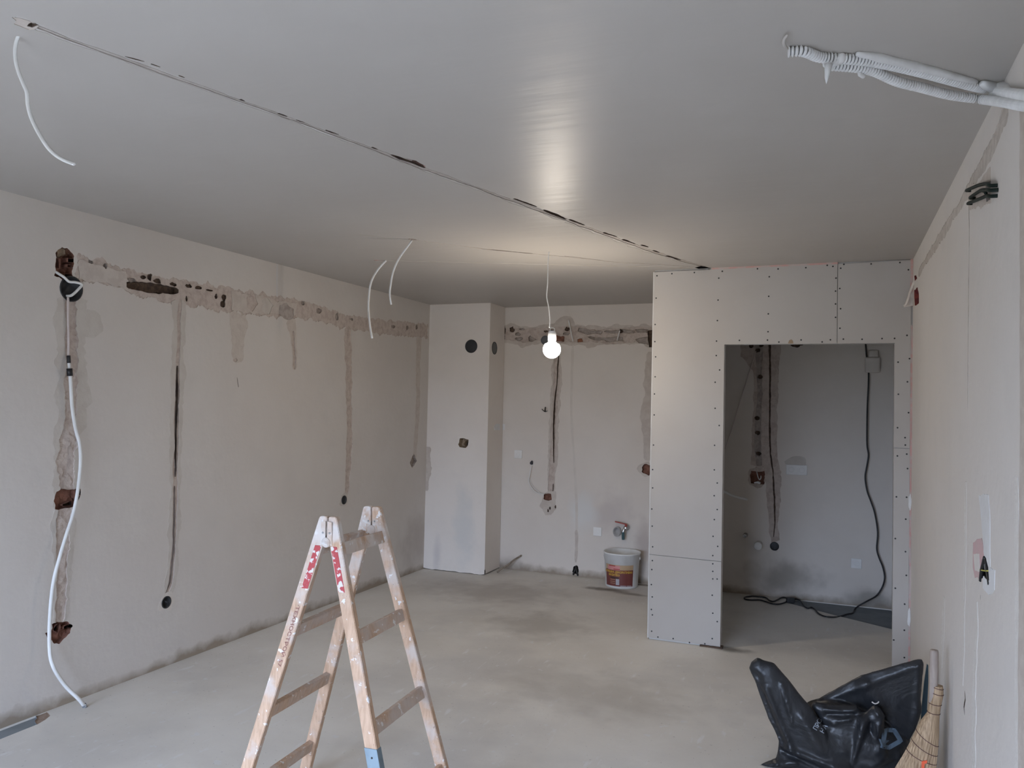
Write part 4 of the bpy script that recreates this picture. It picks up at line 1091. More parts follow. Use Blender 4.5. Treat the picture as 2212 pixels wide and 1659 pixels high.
# lamp junction with the black cable
px_ = [(0.294,7.29,2.0285)][0]
f = Fr((px_[0], YB, px_[2]), (1, 0, 0), (0, 0, 1), (0, -1, 0))
t = thing('wall_fitting', 'rounded white plastic fitting high on the utility corner wall', 'fitting', f.p(0, -.07, .03))
bevel_box('cover', f, -.062, .055, -.07, .062, 0, .05, 'fitting_dusty', t, .018, 4, smooth=True)
bevel_box('neck', f, -.035, .04, .055, .12, 0, .035, 'fitting_dusty', t, .012, 3, smooth=True)
up = [(0.2284,7.3,2.2906),(0.2363,7.3,2.1929),(0.2442,7.3,2.0953),(0.2594,7.3,1.9785)] + [(0.2601,7.29,1.8615),(0.2543,7.29,1.7062),(0.252,7.29,1.5511),(0.2536,7.29,1.3577),(0.265,7.29,1.2731),(0.2551,7.29,1.1838),(0.2418,7.29,1.0866),(0.2569,7.29,0.9718),(0.2894,7.29,0.8776),(0.3182,7.29,0.7836),(0.3405,7.29,0.6321),(0.3345,7.29,0.4978),(0.3526,7.29,0.423),(0.381,7.29,0.3495),(0.3956,7.29,0.2634)] + [(0.3773,7.26,0.1915),(0.3328,7.26,0.1148)] + [(0.2564,7.16,0.0825),(0.1909,7.16,0.0337)]
dn = [(0.1671,7.1759,0.001),(0.1508,7.0532,0.001),(0.1015,6.9804,0.001),(0.046,6.8741,0.001)] + [(-0.0083,6.8017,0.008),(-0.0626,6.805,0.008),(-0.1049,6.8776,0.008),(-0.1354,7.008,0.008),(-0.1651,7.0597,0.008),(-0.1888,7.0141,0.008),(-0.2156,7.0678,0.008)] + [(-0.2595,7.2734,0.008),(-0.3204,7.4658,0.008),(-0.3636,7.4821,0.008),(-0.4083,7.3823,0.008),(-0.4609,7.1342,0.008),(-0.4995,7.1503,0.008),(-0.5366,7.2411,0.008),(-0.591,7.2504,0.008),(-0.648,7.2398,0.008),(-0.6997,7.1757,0.008),(-0.6963,7.1037,0.008),(-0.653,7.0896,0.008),(-0.577,7.1286,0.008),(-0.5209,7.0856,0.008),(-0.4694,7.0416,0.008),(-0.4184,7.0502,0.008),(-0.3785,7.1231,0.008),(-0.3597,7.1861,0.008)]
dn = [(x, min(y, 7.31), z) for x, y, z in dn]
ec = thing('extension_cable', 'long black cable hanging down the utility corner wall and looping over the floor', 'cable', dn[-1])
tube('cable', up + dn, .0065, 'black_cable', ec, 6, 5)
pg = Vector(dn[-1])
fpl = Fr((pg.x + .02, pg.y, .012), (.94, .34, 0), (0, 0, 1), (.34, -.94, 0))
bevel_box('plug', fpl, -.025, .04, -.012, .03, -.022, .022, 'black_plastic', ec, .007, 2)

# ------------------------------------------------------------------ cables of the living room
c1 = [(-3.712,2.9541,2.1325),(-3.712,2.9588,2.0167),(-3.712,2.9655,1.9204),(-3.712,2.9697,1.8189)]
c2 = [(-3.69,2.9603,1.7507),(-3.69,2.9672,1.7149),(-3.69,2.9761,1.6306),(-3.69,2.9846,1.5583),(-3.69,3.0082,1.4491),(-3.69,3.0366,1.3632),(-3.69,3.0463,1.2651)] + [(-3.67,3.0192,1.1224),(-3.67,2.9968,1.0042),(-3.67,2.9655,0.9125),(-3.67,2.9304,0.7993),(-3.67,2.8969,0.6644),(-3.67,2.8855,0.5037),(-3.67,2.8897,0.3399)] + [(-3.63,2.8826,0.2548),(-3.63,2.9522,0.1406)] + [(-3.6,3.0118,0.0555),(-3.6,3.0465,0.0083)]
wc = thing('dangling_cable', 'long white cable dangling from the junction box down the left wall to the floor', 'cable', c2[-1])
tube('inner_wire', c1, .006, 'wire_pink', wc, 8, 4)
tube('cable', c2, .0095, 'white_cable', wc, 8, 6, .75)
tube('tape_joint', [(-3.705,2.9637,1.8282),(-3.705,2.9682,1.7849)], .010, 'black_cable', wc, 8, 1)
tube('inner_wire', [(-3.7,2.964,1.7895),(-3.7,2.9683,1.7511)], .0085, 'white_cable', wc, 8, 1)
tube('tape_joint', [(-3.692,2.9615,1.7604),(-3.692,2.9658,1.722)], .015, 'black_cable', wc, 8, 1)
tube('taped_end', [(-3.6,3.0434,0.0165),(-3.6,3.0524,-0.0009),(-3.6,3.0616,-0.0231)], .012, 'grey_tape', wc, 8, 3)

tube('hanging_cable', [(-2.0394,1.5,2.6338)] + [(-2.0482,1.48,2.6184),(-2.0752,1.48,2.6138),(-2.0908,1.48,2.5969),(-2.0984,1.48,2.5684),(-2.0947,1.48,2.5357),(-2.0818,1.48,2.5017),(-2.0616,1.48,2.4669),(-2.0455,1.48,2.4392),(-2.0401,1.48,2.4067),(-2.0275,1.48,2.3734),(-2.0079,1.48,2.342),(-1.9849,1.48,2.3118),(-1.9568,1.48,2.28),(-1.9258,1.48,2.2557),(-1.8904,1.48,2.2373),(-1.854,1.48,2.224)], .0052, 'white_cable', None, 8, 5, .6, label='white flat cable curling down from the left end of the ceiling chase', cat='cable')
tube('hanging_cable', [(-2.3587,4.16,2.5957),(-2.3893,4.16,2.5583),(-2.4324,4.16,2.5073),(-2.4661,4.16,2.4528),(-2.487,4.16,2.3975),(-2.498,4.16,2.3332),(-2.5027,4.16,2.2743),(-2.4912,4.16,2.2121)], .0075, 'white_cable', None, 8, 5, .6, label='shorter of two white cables hanging from the thin ceiling crack', cat='cable')
tube('hanging_cable', [(-2.8638,4.7,2.594),(-2.896,4.7,2.5668),(-2.9461,4.7,2.5113),(-2.9812,4.7,2.4421),(-2.9933,4.7,2.3525),(-2.9941,4.7,2.2561),(-2.9797,4.7,2.153),(-2.9583,4.7,2.0599)], .0095, 'white_cable', None, 8, 5, .6, label='longer of two white cables, hanging in front of the left wall band', cat='cable')

# bulb on its flex
BL = Vector([(-1.6605,4.74,1.9772)][0])
bl = thing('pendant_bulb', 'lit bare light bulb hanging from the ceiling on a thin white flex', 'light bulb', BL - Vector((0, 0, .06)))
cp = [(-1.6924,4.74,2.5968),(-1.6971,4.74,2.5231),(-1.6976,4.74,2.4049),(-1.702,4.74,2.3164),(-1.6881,4.74,2.2511),(-1.677,4.74,2.1684),(-1.679,4.74,2.1155)]
cp[0] = (cp[0][0], cp[0][1], H + .005)
tube('flex', cp, .0035, 'white_cable', bl, 6, 5)
f = Fr(BL, (1, 0, 0), (0, 1, 0), (0, 0, 1))
for s in (-1, 1):
    tube('lead', [cp[-1], BL + Vector((s * .012, 0, .135)), BL + Vector((s * .018, 0, .108))], .0025, 'white_cable', bl, 6, 4)
lathe('lamp_holder', f, [(0, .118), (.018, .118), (.022, .112), (.026, .10), (.026, .062), (.022, .05), (.018, .048)], 'white_plastic', bl, 20)
prof = [(0, -.056)] + [(.056 * math.sin(a), -.056 * math.cos(a)) for a in [k * math.pi / 14 for k in range(1, 11)]] + [(.030, .040), (.020, .052), (.016, .058)]
lathe('bulb', f, prof, 'bulb_glass', bl, 24)

# conduit pair at the ceiling's right edge
def corrugated(name, pts, r, mat, parent, pitch=.0098, amp=.0024):
    path = spline(pts, 40)
    # walk at a fixed pitch
    out, acc = [path[0]], 0.0
    for a, b in zip(path, path[1:]):
        L = (b - a).length
        while acc + L >= pitch / 4:
            k = (pitch / 4 - acc) / L
            a = a + (b - a) * k
            L = (b - a).length
            acc = 0.0
            out.append(a)
            if L < 1e-9: break
        acc += L
    # square-cut rings: two rows out, two rows in
    def pr(i, n):
        rr = r + (amp if i % 4 < 2 else -amp)
        return [(rr * math.cos(2 * math.pi * j / 14), rr * math.sin(2 * math.pi * j / 14)) for j in range(14)]
    v, fcs = sweep(out, pr)
    o = obj(name, v, fcs, mat, parent)
    o.data.materials.append(MATS['conduit_grey'])  # grey conduit between dusted ribs, darkened to add shade in the grooves
    o.data.polygons.foreach_set('material_index', [1 if (k // 14) % 4 == 2 else 0 for k in range(len(fcs))])
    return o
cd = thing('conduit', 'pair of white corrugated conduits plastered to the ceiling at the upper right', 'conduit', (.2, 2.5, 2.54))
A1 = [(-0.1253,2.2403,2.588),(-0.0868,2.2509,2.588),(-0.0434,2.3053,2.588),(0.0308,2.3436,2.588),(0.1061,2.3949,2.588),(0.2175,2.4983,2.588),(0.3527,2.638,2.588)] + [(0.434,2.7032,2.5842),(0.434,2.3131,2.4244),(0.434,2.085,2.3328)]
A2 = [(-0.0139,2.3451,2.577),(0.0469,2.3791,2.577),(0.0933,2.4212,2.577)] + [(0.1565,2.489,2.566),(0.2229,2.5573,2.566),(0.308,2.6447,2.566),(0.394,2.708,2.566)] + [(0.43,2.5852,2.5081),(0.43,2.2913,2.3911),(0.43,2.0655,2.3031)]
corrugated('conduit_pipe', A1, .0125, 'conduit_white', cd)
corrugated('conduit_pipe', A2, .0120, 'conduit_white', cd)
def lump(name, pts, r, mat, parent, seed):
    path = spline(pts, 5)
    n = len(path)
    def pr(i, m):
        e = math.sin(math.pi * min(1, max(0, (i + .4) / (m - .2)))) ** .35
        return [((r * e * (1 + .25 * noise.noise(Vector((i * .5, j * .9, seed)))) * math.cos(2 * math.pi * j / 12)), r * e * (1 + .25 * noise.noise(Vector((i * .5, j * .9, seed + 3)))) * math.sin(2 * math.pi * j / 12)) for j in range(12)]
    v, fcs = sweep(path, pr)
    return obj(name, v, fcs, mat, parent, smooth=True)
lump('plaster_cover', [(0.0456,2.3264,2.594),(0.105,2.3716,2.594),(0.2158,2.4798,2.594),(0.3091,2.5755,2.594),(0.3774,2.6442,2.594)], .0135, 'conduit_white', cd, 2)
lump('plaster_cover', [(0.3893,2.6452,2.59),(0.4328,2.696,2.59)] + [(0.448,2.6803,2.5847),(0.448,2.5788,2.5352)], .018, 'conduit_white', cd, 6)
lump('plaster_tie', [(0.4203,2.6919,2.572),(0.4443,2.7076,2.572),(0.4705,2.7353,2.572)], .016, 'conduit_white', cd, 9)
lump('plaster_cover', [(-0.0369,2.3576,2.588),(-0.0105,2.3416,2.588),(0.0165,2.3202,2.588)], .017, 'conduit_white', cd, 12)
sp = [(-0.0243,2.3,2.5651),(-0.0264,2.3,2.5437),(-0.0286,2.3,2.5274),(-0.0296,2.3,2.511)]
vs, fs = sweep([Vector(p) for p in sp], lambda i, n: [((.011, .008, .0055, .0008)[i] * math.cos(j * math.pi / 4), (.011, .008, .0055, .0008)[i] * math.sin(j * math.pi / 4)) for j in range(8)])
obj('plaster_drip', vs, fs, 'white_filler', cd, smooth=True)
lump('torn_cap', [(-0.1255,2.2225,2.588),(-0.1333,2.1937,2.588),(-0.1313,2.1578,2.588),(-0.1224,2.139,2.588)], .0045, 'ceiling_pale', cd, 15)
lump('plaster_drip', [(0.0531,2.3829,2.562),(0.0619,2.4023,2.562),(0.067,2.414,2.562)], .007, 'conduit_white', cd, 17)

# dark green cables bridging the hole in the right wall
gw = thing('cable_bundle', 'three dark green cables crossing the hole high on the right wall', 'cables', [(0.44,3.0696,2.335)][0])
for pts, r in (([(0.436,3.2683,2.4315),(0.436,3.1416,2.4082),(0.436,2.9971,2.3793),(0.436,2.8492,2.3441),(0.436,2.7768,2.3189)], .0058), ([(0.434,3.1669,2.379),(0.434,3.0479,2.3647),(0.434,2.9378,2.347),(0.434,2.8356,2.3217),(0.434,2.7637,2.3014)], .0058), ([(0.436,3.2338,2.3756),(0.436,3.0902,2.3499),(0.436,2.9505,2.3243),(0.436,2.8481,2.3058),(0.436,2.7759,2.286)], .0058)):
    tube('cable', [(XR + .02, pts[0][1], pts[0][2])] + pts + [(XR + .03, pts[-1][1], pts[-1][2])], r, 'green_cable', gw, 8, 5)
tube('cable', [(0.436,2.9513,2.3503),(0.436,2.8903,2.3299),(0.436,2.8649,2.3174)], .005, 'green_cable', gw, 6, 3)
hw = thing('cable_bundle', 'black and yellow wires in the pointed hole of the right wall', 'cables', [(0.45,2.9379,1.0893)][0])
tube('wire', [(0.449,3.0277,1.1081),(0.449,2.9835,1.1147),(0.449,2.9323,1.1225),(0.449,2.883,1.1315)], .0022, 'yellow_wire', hw, 6, 4)
tube('wire', [(0.452,2.9532,1.1619),(0.452,2.9781,1.1368),(0.452,3.0121,1.1052),(0.452,3.0289,1.0718)], .0065, 'black_cable', hw, 8, 4)
tube('wire', [(0.452,2.9362,1.1588),(0.452,2.9189,1.1369),(0.452,2.902,1.1182),(0.452,2.877,1.0913)], .0055, 'black_cable', hw, 8, 4)
tube('wire', [(0.455,2.9723,1.1426),(0.455,2.9633,1.1249),(0.455,2.9379,1.1177)], .004, 'grey_plastic', hw, 8, 4)

# ------------------------------------------------------------------ step ladder
ZT = 1.18
th = -.0543
LA = Vector((math.sin(th), math.cos(th), 0))      # along the ridge, away from the camera
LP = Vector((LA.y, -LA.x, 0))                     # across the ridge, to the right
LC = Vector((-1.74, 2.655, 0))
WT, DW, SP = .327, .085, .347
RW, RT = .046, .027
lad = thing('step_ladder', 'paint-spattered wooden double step ladder standing in the middle of the room', 'ladder', LC)
def rail_pt(p, z, k, n):
    """p across, z up, k = -1 near / +1 far pair, n thickness offset along the ridge"""
    return LC + LP * p + LA * (k * (WT / 2 + DW * (1 - z / ZT)) + n) + Vector((0, 0, z))
def cline(z): return .0126 + (SP - .0126) * (1 - z / ZT)
RAIL = {}
for k, en in ((-1, 'near'), (1, 'far')):
    for sd in (-1, 1):
        hw_ = RW / 2 / math.cos(math.atan((SP - .0126) / ZT))
        def inn(z): return max(.0022, cline(z) - hw_)
        def out(z): return cline(z) + hw_
        zk = ZT * (1 - (hw_ + .0022 - .0126) / (SP - .0126))
        poly = [(out(ZT) - .006, ZT + .012), (out(ZT) + .001, ZT + .006), (out(0), 0), (inn(0), 0), (.0022, zk), (.0022, ZT + .008), (.008, ZT + .012)]
        P = [rail_pt(sd * a, b, k, -RT / 2) for a, b in poly] + [rail_pt(sd * a, b, k, RT / 2) for a, b in poly]
        m = len(poly)
        bm = bmesh.new()
        vs = [bm.verts.new(p) for p in P]
        for fc in [tuple(range(m)), tuple(range(m, 2 * m))] + [(i, (i + 1) % m, m + (i + 1) % m, m + i) for i in range(m)]:
            bm.faces.new([vs[i] for i in fc])
        bmesh.ops.recalc_face_normals(bm, faces=bm.faces)
        bmesh.ops.bevel(bm, geom=bm.edges[:], offset=.0022, segments=2, affect='EDGES')
        bm.verts.index_update()
        RAIL[(k, sd)] = obj('rail', [v.co.copy() for v in bm.verts], [[v.index for v in g.verts] for g in bm.faces], 'ladder_wood', lad)
        bm.free()
def skew(name, sd, k, z0, z1, a0, a1, n0, n1_, mat, parent, bev=.001):
    """a flat piece lying on a rail: a = across the rail (-.5 .. .5 of its width), n = along the ridge"""
    P = []
    for n in (n0, n1_):
        for z, a in ((z0, a0), (z0, a1), (z1, a1), (z1, a0)):
            P.append(rail_pt(sd * max(.003, cline(z) + a * RW), z, k, n))
    bm = bmesh.new()
    vs = [bm.verts.new(p) for p in P]
    for fc in ((0, 1, 2, 3), (4, 5, 6, 7), (0, 1, 5, 4), (1, 2, 6, 5), (2, 3, 7, 6), (3, 0, 4, 7)):
        bm.faces.new([vs[i] for i in fc])
    bmesh.ops.recalc_face_normals(bm, faces=bm.faces)
    bmesh.ops.bevel(bm, geom=bm.edges[:], offset=bev, segments=1, affect='EDGES')
    bm.verts.index_update()
    o = obj(name, [v.co.copy() for v in bm.verts], [[v.index for v in g.verts] for g in bm.faces], mat, parent)
    bm.free()
    return o
for sd in (-1, 1):
    b_ = skew('red_band', sd, -1, .925, 1.085, -.43, .15, -RT / 2 - .0014, -RT / 2 + .004, 'chipped_red', RAIL[(-1, sd)])
    b_['label'] = 'chipped red paint band'
    for z in (1.07, .76, .455, .15):
        # tread between near and far rail
        h_, tk = .024, .011
        dn_ = Vector((0, 0, 1)) * (ZT) - LP * sd * (SP - .0126)
        dn_.normalize()
        nx = LP * sd * ZT + Vector((0, 0, 1)) * (SP - .0126)
        nx.normalize()
        pc = sd * max(.030 if z > 1 else 0, cline(z))
        A = rail_pt(pc, z, -1, RT / 2 - .004)
        B = rail_pt(pc, z, 1, -RT / 2 + .004)
        P = []
        for e in (A, B):
            for sv_, sn in ((-1, -1), (1, -1), (1, 1), (-1, 1)):
                P.append(e + dn_ * (sv_ * h_) + nx * (sn * tk))
        bm = bmesh.new()
        vs = [bm.verts.new(p) for p in P]
        for fc in ((0, 1, 2, 3), (4, 5, 6, 7), (0, 1, 5, 4), (1, 2, 6, 5), (2, 3, 7, 6), (3, 0, 4, 7)):
            bm.faces.new([vs[i] for i in fc])
        bmesh.ops.recalc_face_normals(bm, faces=bm.faces)
        bmesh.ops.bevel(bm, geom=bm.edges[:], offset=.002, segments=1, affect='EDGES')
        bm.verts.index_update()
        obj('rung', [v.co.copy() for v in bm.verts], [[v.index for v in g.verts] for g in bm.faces], 'rung_wood', lad)
        bm.free()
for k in (-1, 1):
    zz = 1.098
    fo = Fr(rail_pt(0, zz, k, 0), LP, (0, 0, 1), -LA)
    h0 = lathe('hinge_disc', fo, [(.0185, -RT / 2 - .002), (.0185, RT / 2 + .003), (.016, RT / 2 + .005), (.006, RT / 2 + .0055), (.005, RT / 2 + .008), (0, RT / 2 + .008)], 'ladder_wood_top', lad, 20)
    for s in (-1, 1):
        prism('hinge_plate', fo, [(s * .003, -.004), (s * .026, -.012), (s * .022, .075), (s * .004, .078)], RT / 2 + .0003, RT / 2 + .0016, 'ladder_wood_top', lad)
        lathe('bolt', Fr(fo.p(s * .014, .035, RT / 2 + .001), LP, (0, 0, 1), -LA), [(.004, 0), (.0035, .003), (0, .0035)], 'zinc_stud', lad, 8)
sl = skew('metal_sleeve', 1, -1, .10, .405, -.54, .56, -RT / 2 - .0022, RT / 2 + .0022, 'sleeve_blue', RAIL[(-1, 1)])
sl['label'] = 'grey-blue metal sleeve on the foot of the rail'
lathe('bolt', Fr(rail_pt(cline(.375), .375, -1, -RT / 2 - .002), LP, (0, 0, 1), -LA), [(.004, 0), (.003, .002), (0, .0025)], 'screw_black', sl, 8)
# lettering printed down the near left rail
tv, tf = text_mesh('ТЕХНОСТРОЙ 57', .026, .0004)
xs = max(v.x for v in tv)
d_ = (rail_pt(-cline(.40), .40, -1, 0) - rail_pt(-cline(.90), .90, -1, 0)).normalized()
across = LP
o_ = rail_pt(-cline(.86), .86, -1, -RT / 2 - .0007)
sc_ = .235 / xs
obj('lettering', [o_ + d_ * (v.x * sc_) + across * (v.y * .78 - .004) - LA * .0006 for v in tv], tf, 'letter_brown', RAIL[(-1, -1)], label='faded brown stencilled lettering')

# ------------------------------------------------------------------ bucket
BC = Vector((-1.785, 7.145, 0))
bk = thing('plaster_bucket', 'open white plaster bucket with a maroon and tan label under the tap', 'bucket', BC)
f = Fr(BC, (1, 0, 0), (0, 1, 0), (0, 0, 1))
lathe('tub', f, [(0, .004), (.135, .004), (.142, .0), (.146, .006), (.157, .235), (.160, .236), (.160, .243), (.163, .244), (.166, .298), (.170, .300), (.170, .312), (.163, .312), (.152, .30), (.138, .02), (0, .02)], 'bucket_white', bk, 48)
def rad(z): return .146 + (z - .006) / .229 * .011
A0, A1_ = math.radians(-140), math.radians(-35)
def curved(name, a0, a1, z0, z1, mat, parent, off=.0008, n=24, zf=None):
    vs, fs = [], []
    for i in range(n + 1):
        a = a0 + (a1 - a0) * i / n
        for z in (z0, z1):
            if zf: z = zf(z, i / n)
            for o in (off - .0006, off):
                r = rad(z) + o
                vs.append(BC + Vector((r * math.cos(a), r * math.sin(a), z)))
    for i in range(n):
        b = i * 4
        for q in ((0, 1, 3, 2), ):
            pass
        fs += [(b + 1, b + 5, b + 7, b + 3), (b, b + 2, b + 6, b + 4), (b, b + 4, b + 5, b + 1), (b + 2, b + 3, b + 7, b + 6)]
    fs += [(0, 1, 3, 2), (n * 4, n * 4 + 2, n * 4 + 3, n * 4 + 1)]
    return obj(name, vs, fs, mat, parent, smooth=False)
lab = curved('label', A0, A1_, .022, .168, 'bucket_maroon', bk)
lab['label'] = 'maroon product label'
curved('tan_stripe', A0, A1_, .168, .212, 'bucket_tan', lab)
curved('pink_banner', math.radians(-128), math.radians(-82), .166, .205, 'bucket_pink', lab, .0014)
curved('red_stroke', math.radians(-122), math.radians(-98), .199, .206, 'bucket_red', lab, .002)
curved('red_stroke', math.radians(-104), math.radians(-82), .171, .178, 'bucket_red', lab, .002)
curved('dark_bar', math.radians(-117), math.radians(-86), .090, .104, 'bucket_dark', lab, .0014)
curved('grey_panel', math.radians(-96), math.radians(-84), .035, .088, 'bucket_grey', lab, .0014)
curved('foot_text', math.radians(-80), math.radians(-60), .025, .031, 'bucket_grey', lab, .0014)
curved('foot_text', math.radians(-58), math.radians(-40), .026, .031, 'bucket_grey', lab, .0014)
for z in (.078, .060, .044):
    curved('text_line', math.radians(-118), math.radians(-98), z, z + .0035, 'bucket_tan', lab, .0014)
def wrap_text(s, size, a_mid, z, mat, stretch=1.0):
    v_, f_ = text_mesh(s, size, .0008)
    w = max(p.x for p in v_)
    out = []
    for p in v_:
        a = a_mid + (p.x - w / 2) * stretch / .152
        zz = z + p.y
        r = rad(zz) + .0022
        out.append(BC + Vector((r * math.cos(a), r * math.sin(a), zz)))
    obj('lettering', out, f_, mat, lab)
wrap_text('ВЪТРЕШНА ДЕКОРАТИВНА', .026, math.radians(-92), .140, 'bucket_yellow', .80)
wrap_text('МАЗИЛКА', .026, math.radians(-103), .113, 'bucket_yellow', .86)
hp = [BC + Vector((.176 * math.cos(math.radians(d)), .174 * math.sin(math.radians(d)), .262 - .12 * math.sin(math.radians(d)))) for d in range(0, 181, 12)]
tube('wire_handle', hp, .002, 'zinc_stud', bk, 6, 3)
for s in (-1, 1):
    lathe('handle_lug', Fr(BC + Vector((s * .164, 0, .262)), (0, 1, 0), (0, 0, 1), (s, 0, 0)), [(.014, 0), (.013, .006), (0, .007)], 'bucket_white', bk, 14)

# stick leaning in the kitchen corner
s0 = Vector([(-3.0043,7.1136,0.008)][0]); s0.y = min(s0.y, 7.24)
s1 = Vector([(-2.838,7.318,0.1538)][0])
sp_ = [s0 + (s1 - s0) * (i / 6) + Vector((0, 0, .004 * math.sin(i * 1.9))) for i in range(7)]
tube('wooden_stick', sp_, .0085, 'twig', None, 7, 3, label='short brown stick leaning against the kitchen wall by the chimney breast', cat='stick')

# ------------------------------------------------------------------ rubbish bag
def ellipse_prof(ws, ds, seed, folds=5, amp=.12):
    def pr(i, n):
        t = i / (n - 1) * (len(ws) - 1)
        k = min(int(t), len(ws) - 2)
        w = ws[k] + (ws[k + 1] - ws[k]) * (t - k)
        d = ds[k] + (ds[k + 1] - ds[k]) * (t - k)
        out = []
        for j in range(40):
            a = 2 * math.pi * j / 40
            m = 1 + amp * math.sin(folds * a + seed + i * .12) + amp * .6 * math.sin((folds * 2 + 1) * a + seed * 2.1 - i * .2)
            out.append((d * m * math.cos(a), w * m * math.sin(a)))
        return out
    return pr
def sweep_y(path, prof):
    """sweep whose first axis stays along the room's depth"""
    vs, fs = [], []
    for i, p in enumerate(path):
        a, b = path[max(0, i - 1)], path[min(len(path) - 1, i + 1)]
        t = (b - a).normalized()
        dy = Vector((0, 1, 0))
        nrm = (dy - t * dy.dot(t)).normalized()
        bi = t.cross(nrm)
        pr = prof(i, len(path))
        k = len(pr)
        vs += [p + nrm * u + bi * v for u, v in pr]
        if i:
            o = (i - 1) * k
            fs += [(o + j, o + (j + 1) % k, o + k + (j + 1) % k, o + k + j) for j in range(k)]
    fs.append(tuple(reversed(range(k))))
    o = (len(path) - 1) * k
    fs.append(tuple(o + j for j in range(k)))
    return vs, fs
BV, BF = [], []
def add_lump(v, f):
    o = len(BV)
    BV.extend(v)
    BF.extend(tuple(i + o for i in g) for g in f)
# body resting on the floor
bm = bmesh.new()
bmesh.ops.create_icosphere(bm, subdivisions=4, radius=1.0)
vs = []
for v in bm.verts:
    c = v.co
    r = 1 + .16 * noise.noise(c * 2.1) + .07 * noise.noise(c * 5.0)
    vs.append(Vector((.045 + .265 * c.x * r, 3.99 + .165 * c.y * r, max(.004, .13 + .17 * c.z * r))))
bm.verts.index_update()
add_lump(vs, [tuple(x.index for x in g.verts) for g in bm.faces])
bm.free()
def pillow(poly, y0, thick, folds, seed, tilt=0.0, g=.011):
    """a filled sheet of film: outline in (x, z), swelling from the rim, with folds (a, b, width, height)"""
    P, _ = resample(poly, .012, True)
    n = len(P)
    V = [Vector(p) for p in P]
    E = [(i, (i + 1) % n) for i in range(n)]
    a = np.array([tuple(p) for p in P])
    lo, hi = a.min(0), a.max(0)
    rnd = random.Random(seed)
    q = np.array([(x + rnd.uniform(-.2, .2) * g, z + rnd.uniform(-.2, .2) * g) for x in np.arange(lo[0], hi[0], g) for z in np.arange(lo[1], hi[1], g)])
    q = q[inside(q, a)]
    V += [Vector(p) for p in q.tolist()]
    vo, _e, fo, _1, _2, _3 = delaunay_2d_cdt(V, E, [], 1, 1e-6)
    vv = np.array([tuple(v) for v in vo])
    keep = inside(np.array([vv[list(f)].mean(0) for f in fo]), a)
    d = np.full(len(vv), 9.0)
    for i in range(n):
        p0, p1 = a[i], a[(i + 1) % n]
        e = p1 - p0
        t = np.clip(((vv - p0) @ e) / max(e @ e, 1e-9), 0, 1)
        d = np.minimum(d, np.hypot(*(vv - p0 - t[:, None] * e).T))
    th_ = thick * np.sqrt(np.clip(d / .05, 0, 1)) + .004
    fd = np.zeros(len(vv))
    for fa, fb, w, h in folds:
        p0, p1 = np.array(fa), np.array(fb)
        e = p1 - p0
        t = np.clip(((vv - p0) @ e) / max(e @ e, 1e-9), 0, 1)
        dd = np.hypot(*(vv - p0 - t[:, None] * e).T)
        fd += h * np.exp(-(dd / w) ** 2) * np.clip(d / .02, .15, 1)
    yy = y0 + tilt * (vv[:, 1] - vv[:, 1].mean())
    m = len(vv)
    vs = [Vector((vv[i, 0], yy[i] - th_[i] - fd[i], vv[i, 1])) for i in range(m)] + [Vector((vv[i, 0], yy[i] + th_[i], vv[i, 1])) for i in range(m)]
    fs = []
    cnt = {}
    for f, k in zip(fo, keep):
        if not k: continue
        A, B, C = f
        fs += [(A, B, C), (C + m, B + m, A + m)]
        for e in ((A, B), (B, C), (C, A)):
            cnt.setdefault((min(e), max(e)), []).append(e)
    for e in cnt.values():
        if len(e) == 1:
            A, B = e[0]
            fs.append((B, A, A + m, B + m))
    add_lump(vs, fs)
def xz(pts): return [(p[0], max(.0, p[2])) for p in pts]
def seg(pts, w, h): return (pts[0], pts[1], w, h)
# tall left ear, flaring to a tail on the floor side
pillow(xz([(-0.3518,3.84,0.4381),(-0.342,3.84,0.4669),(-0.3157,3.84,0.4895),(-0.2892,3.84,0.4806),(-0.2448,3.84,0.4742),(-0.1883,3.84,0.4158),(-0.1364,3.84,0.3533),(-0.0891,3.84,0.3032),(-0.0402,3.84,0.2296),(0.0025,3.84,0.1619),(0.0691,3.84,0.0934),(0.1255,3.84,0.0281),(0.1263,3.84,-0.0713),(-0.2614,3.84,-0.1505),(-0.2723,3.84,-0.0801),(-0.3236,3.84,-0.0212),(-0.3035,3.84,-0.0028),(-0.2317,3.84,0.0417),(-0.2242,3.84,0.0804),(-0.2208,3.84,0.1266),(-0.2413,3.84,0.1749),(-0.2659,3.84,0.2227),(-0.2972,3.84,0.3054),(-0.3246,3.84,0.381)]), 3.84, .034, [
    seg(xz([(-0.3082,3.84,0.3729),(-0.2008,3.84,0.1177)]), .010, -.020), seg(xz([(-0.2881,3.84,0.3906),(-0.1613,3.84,0.1124)]), .012, .014), seg(xz([(-0.208,3.84,0.3983),(-0.1585,3.84,0.2199)]), .007, .010), seg(xz([(-0.323,3.84,0.4233),(-0.284,3.84,0.3828)]), .012, -.018),
    seg(xz([(-0.2167,3.84,0.119),(0.0807,3.84,0.0515)]), .012, .016), seg(xz([(-0.2164,3.84,0.0942),(-0.0096,3.84,0.0343)]), .010, -.018), seg(xz([(-0.2835,3.84,0.0072),(-0.145,3.84,0.0578)]), .010, .014), seg(xz([(-0.1178,3.84,0.2576),(-0.045,3.84,0.1332)]), .022, .012), seg(xz([(-0.2036,3.84,0.016),(-0.0668,3.84,0.0153)]), .009, -.012)], 1, -.05)
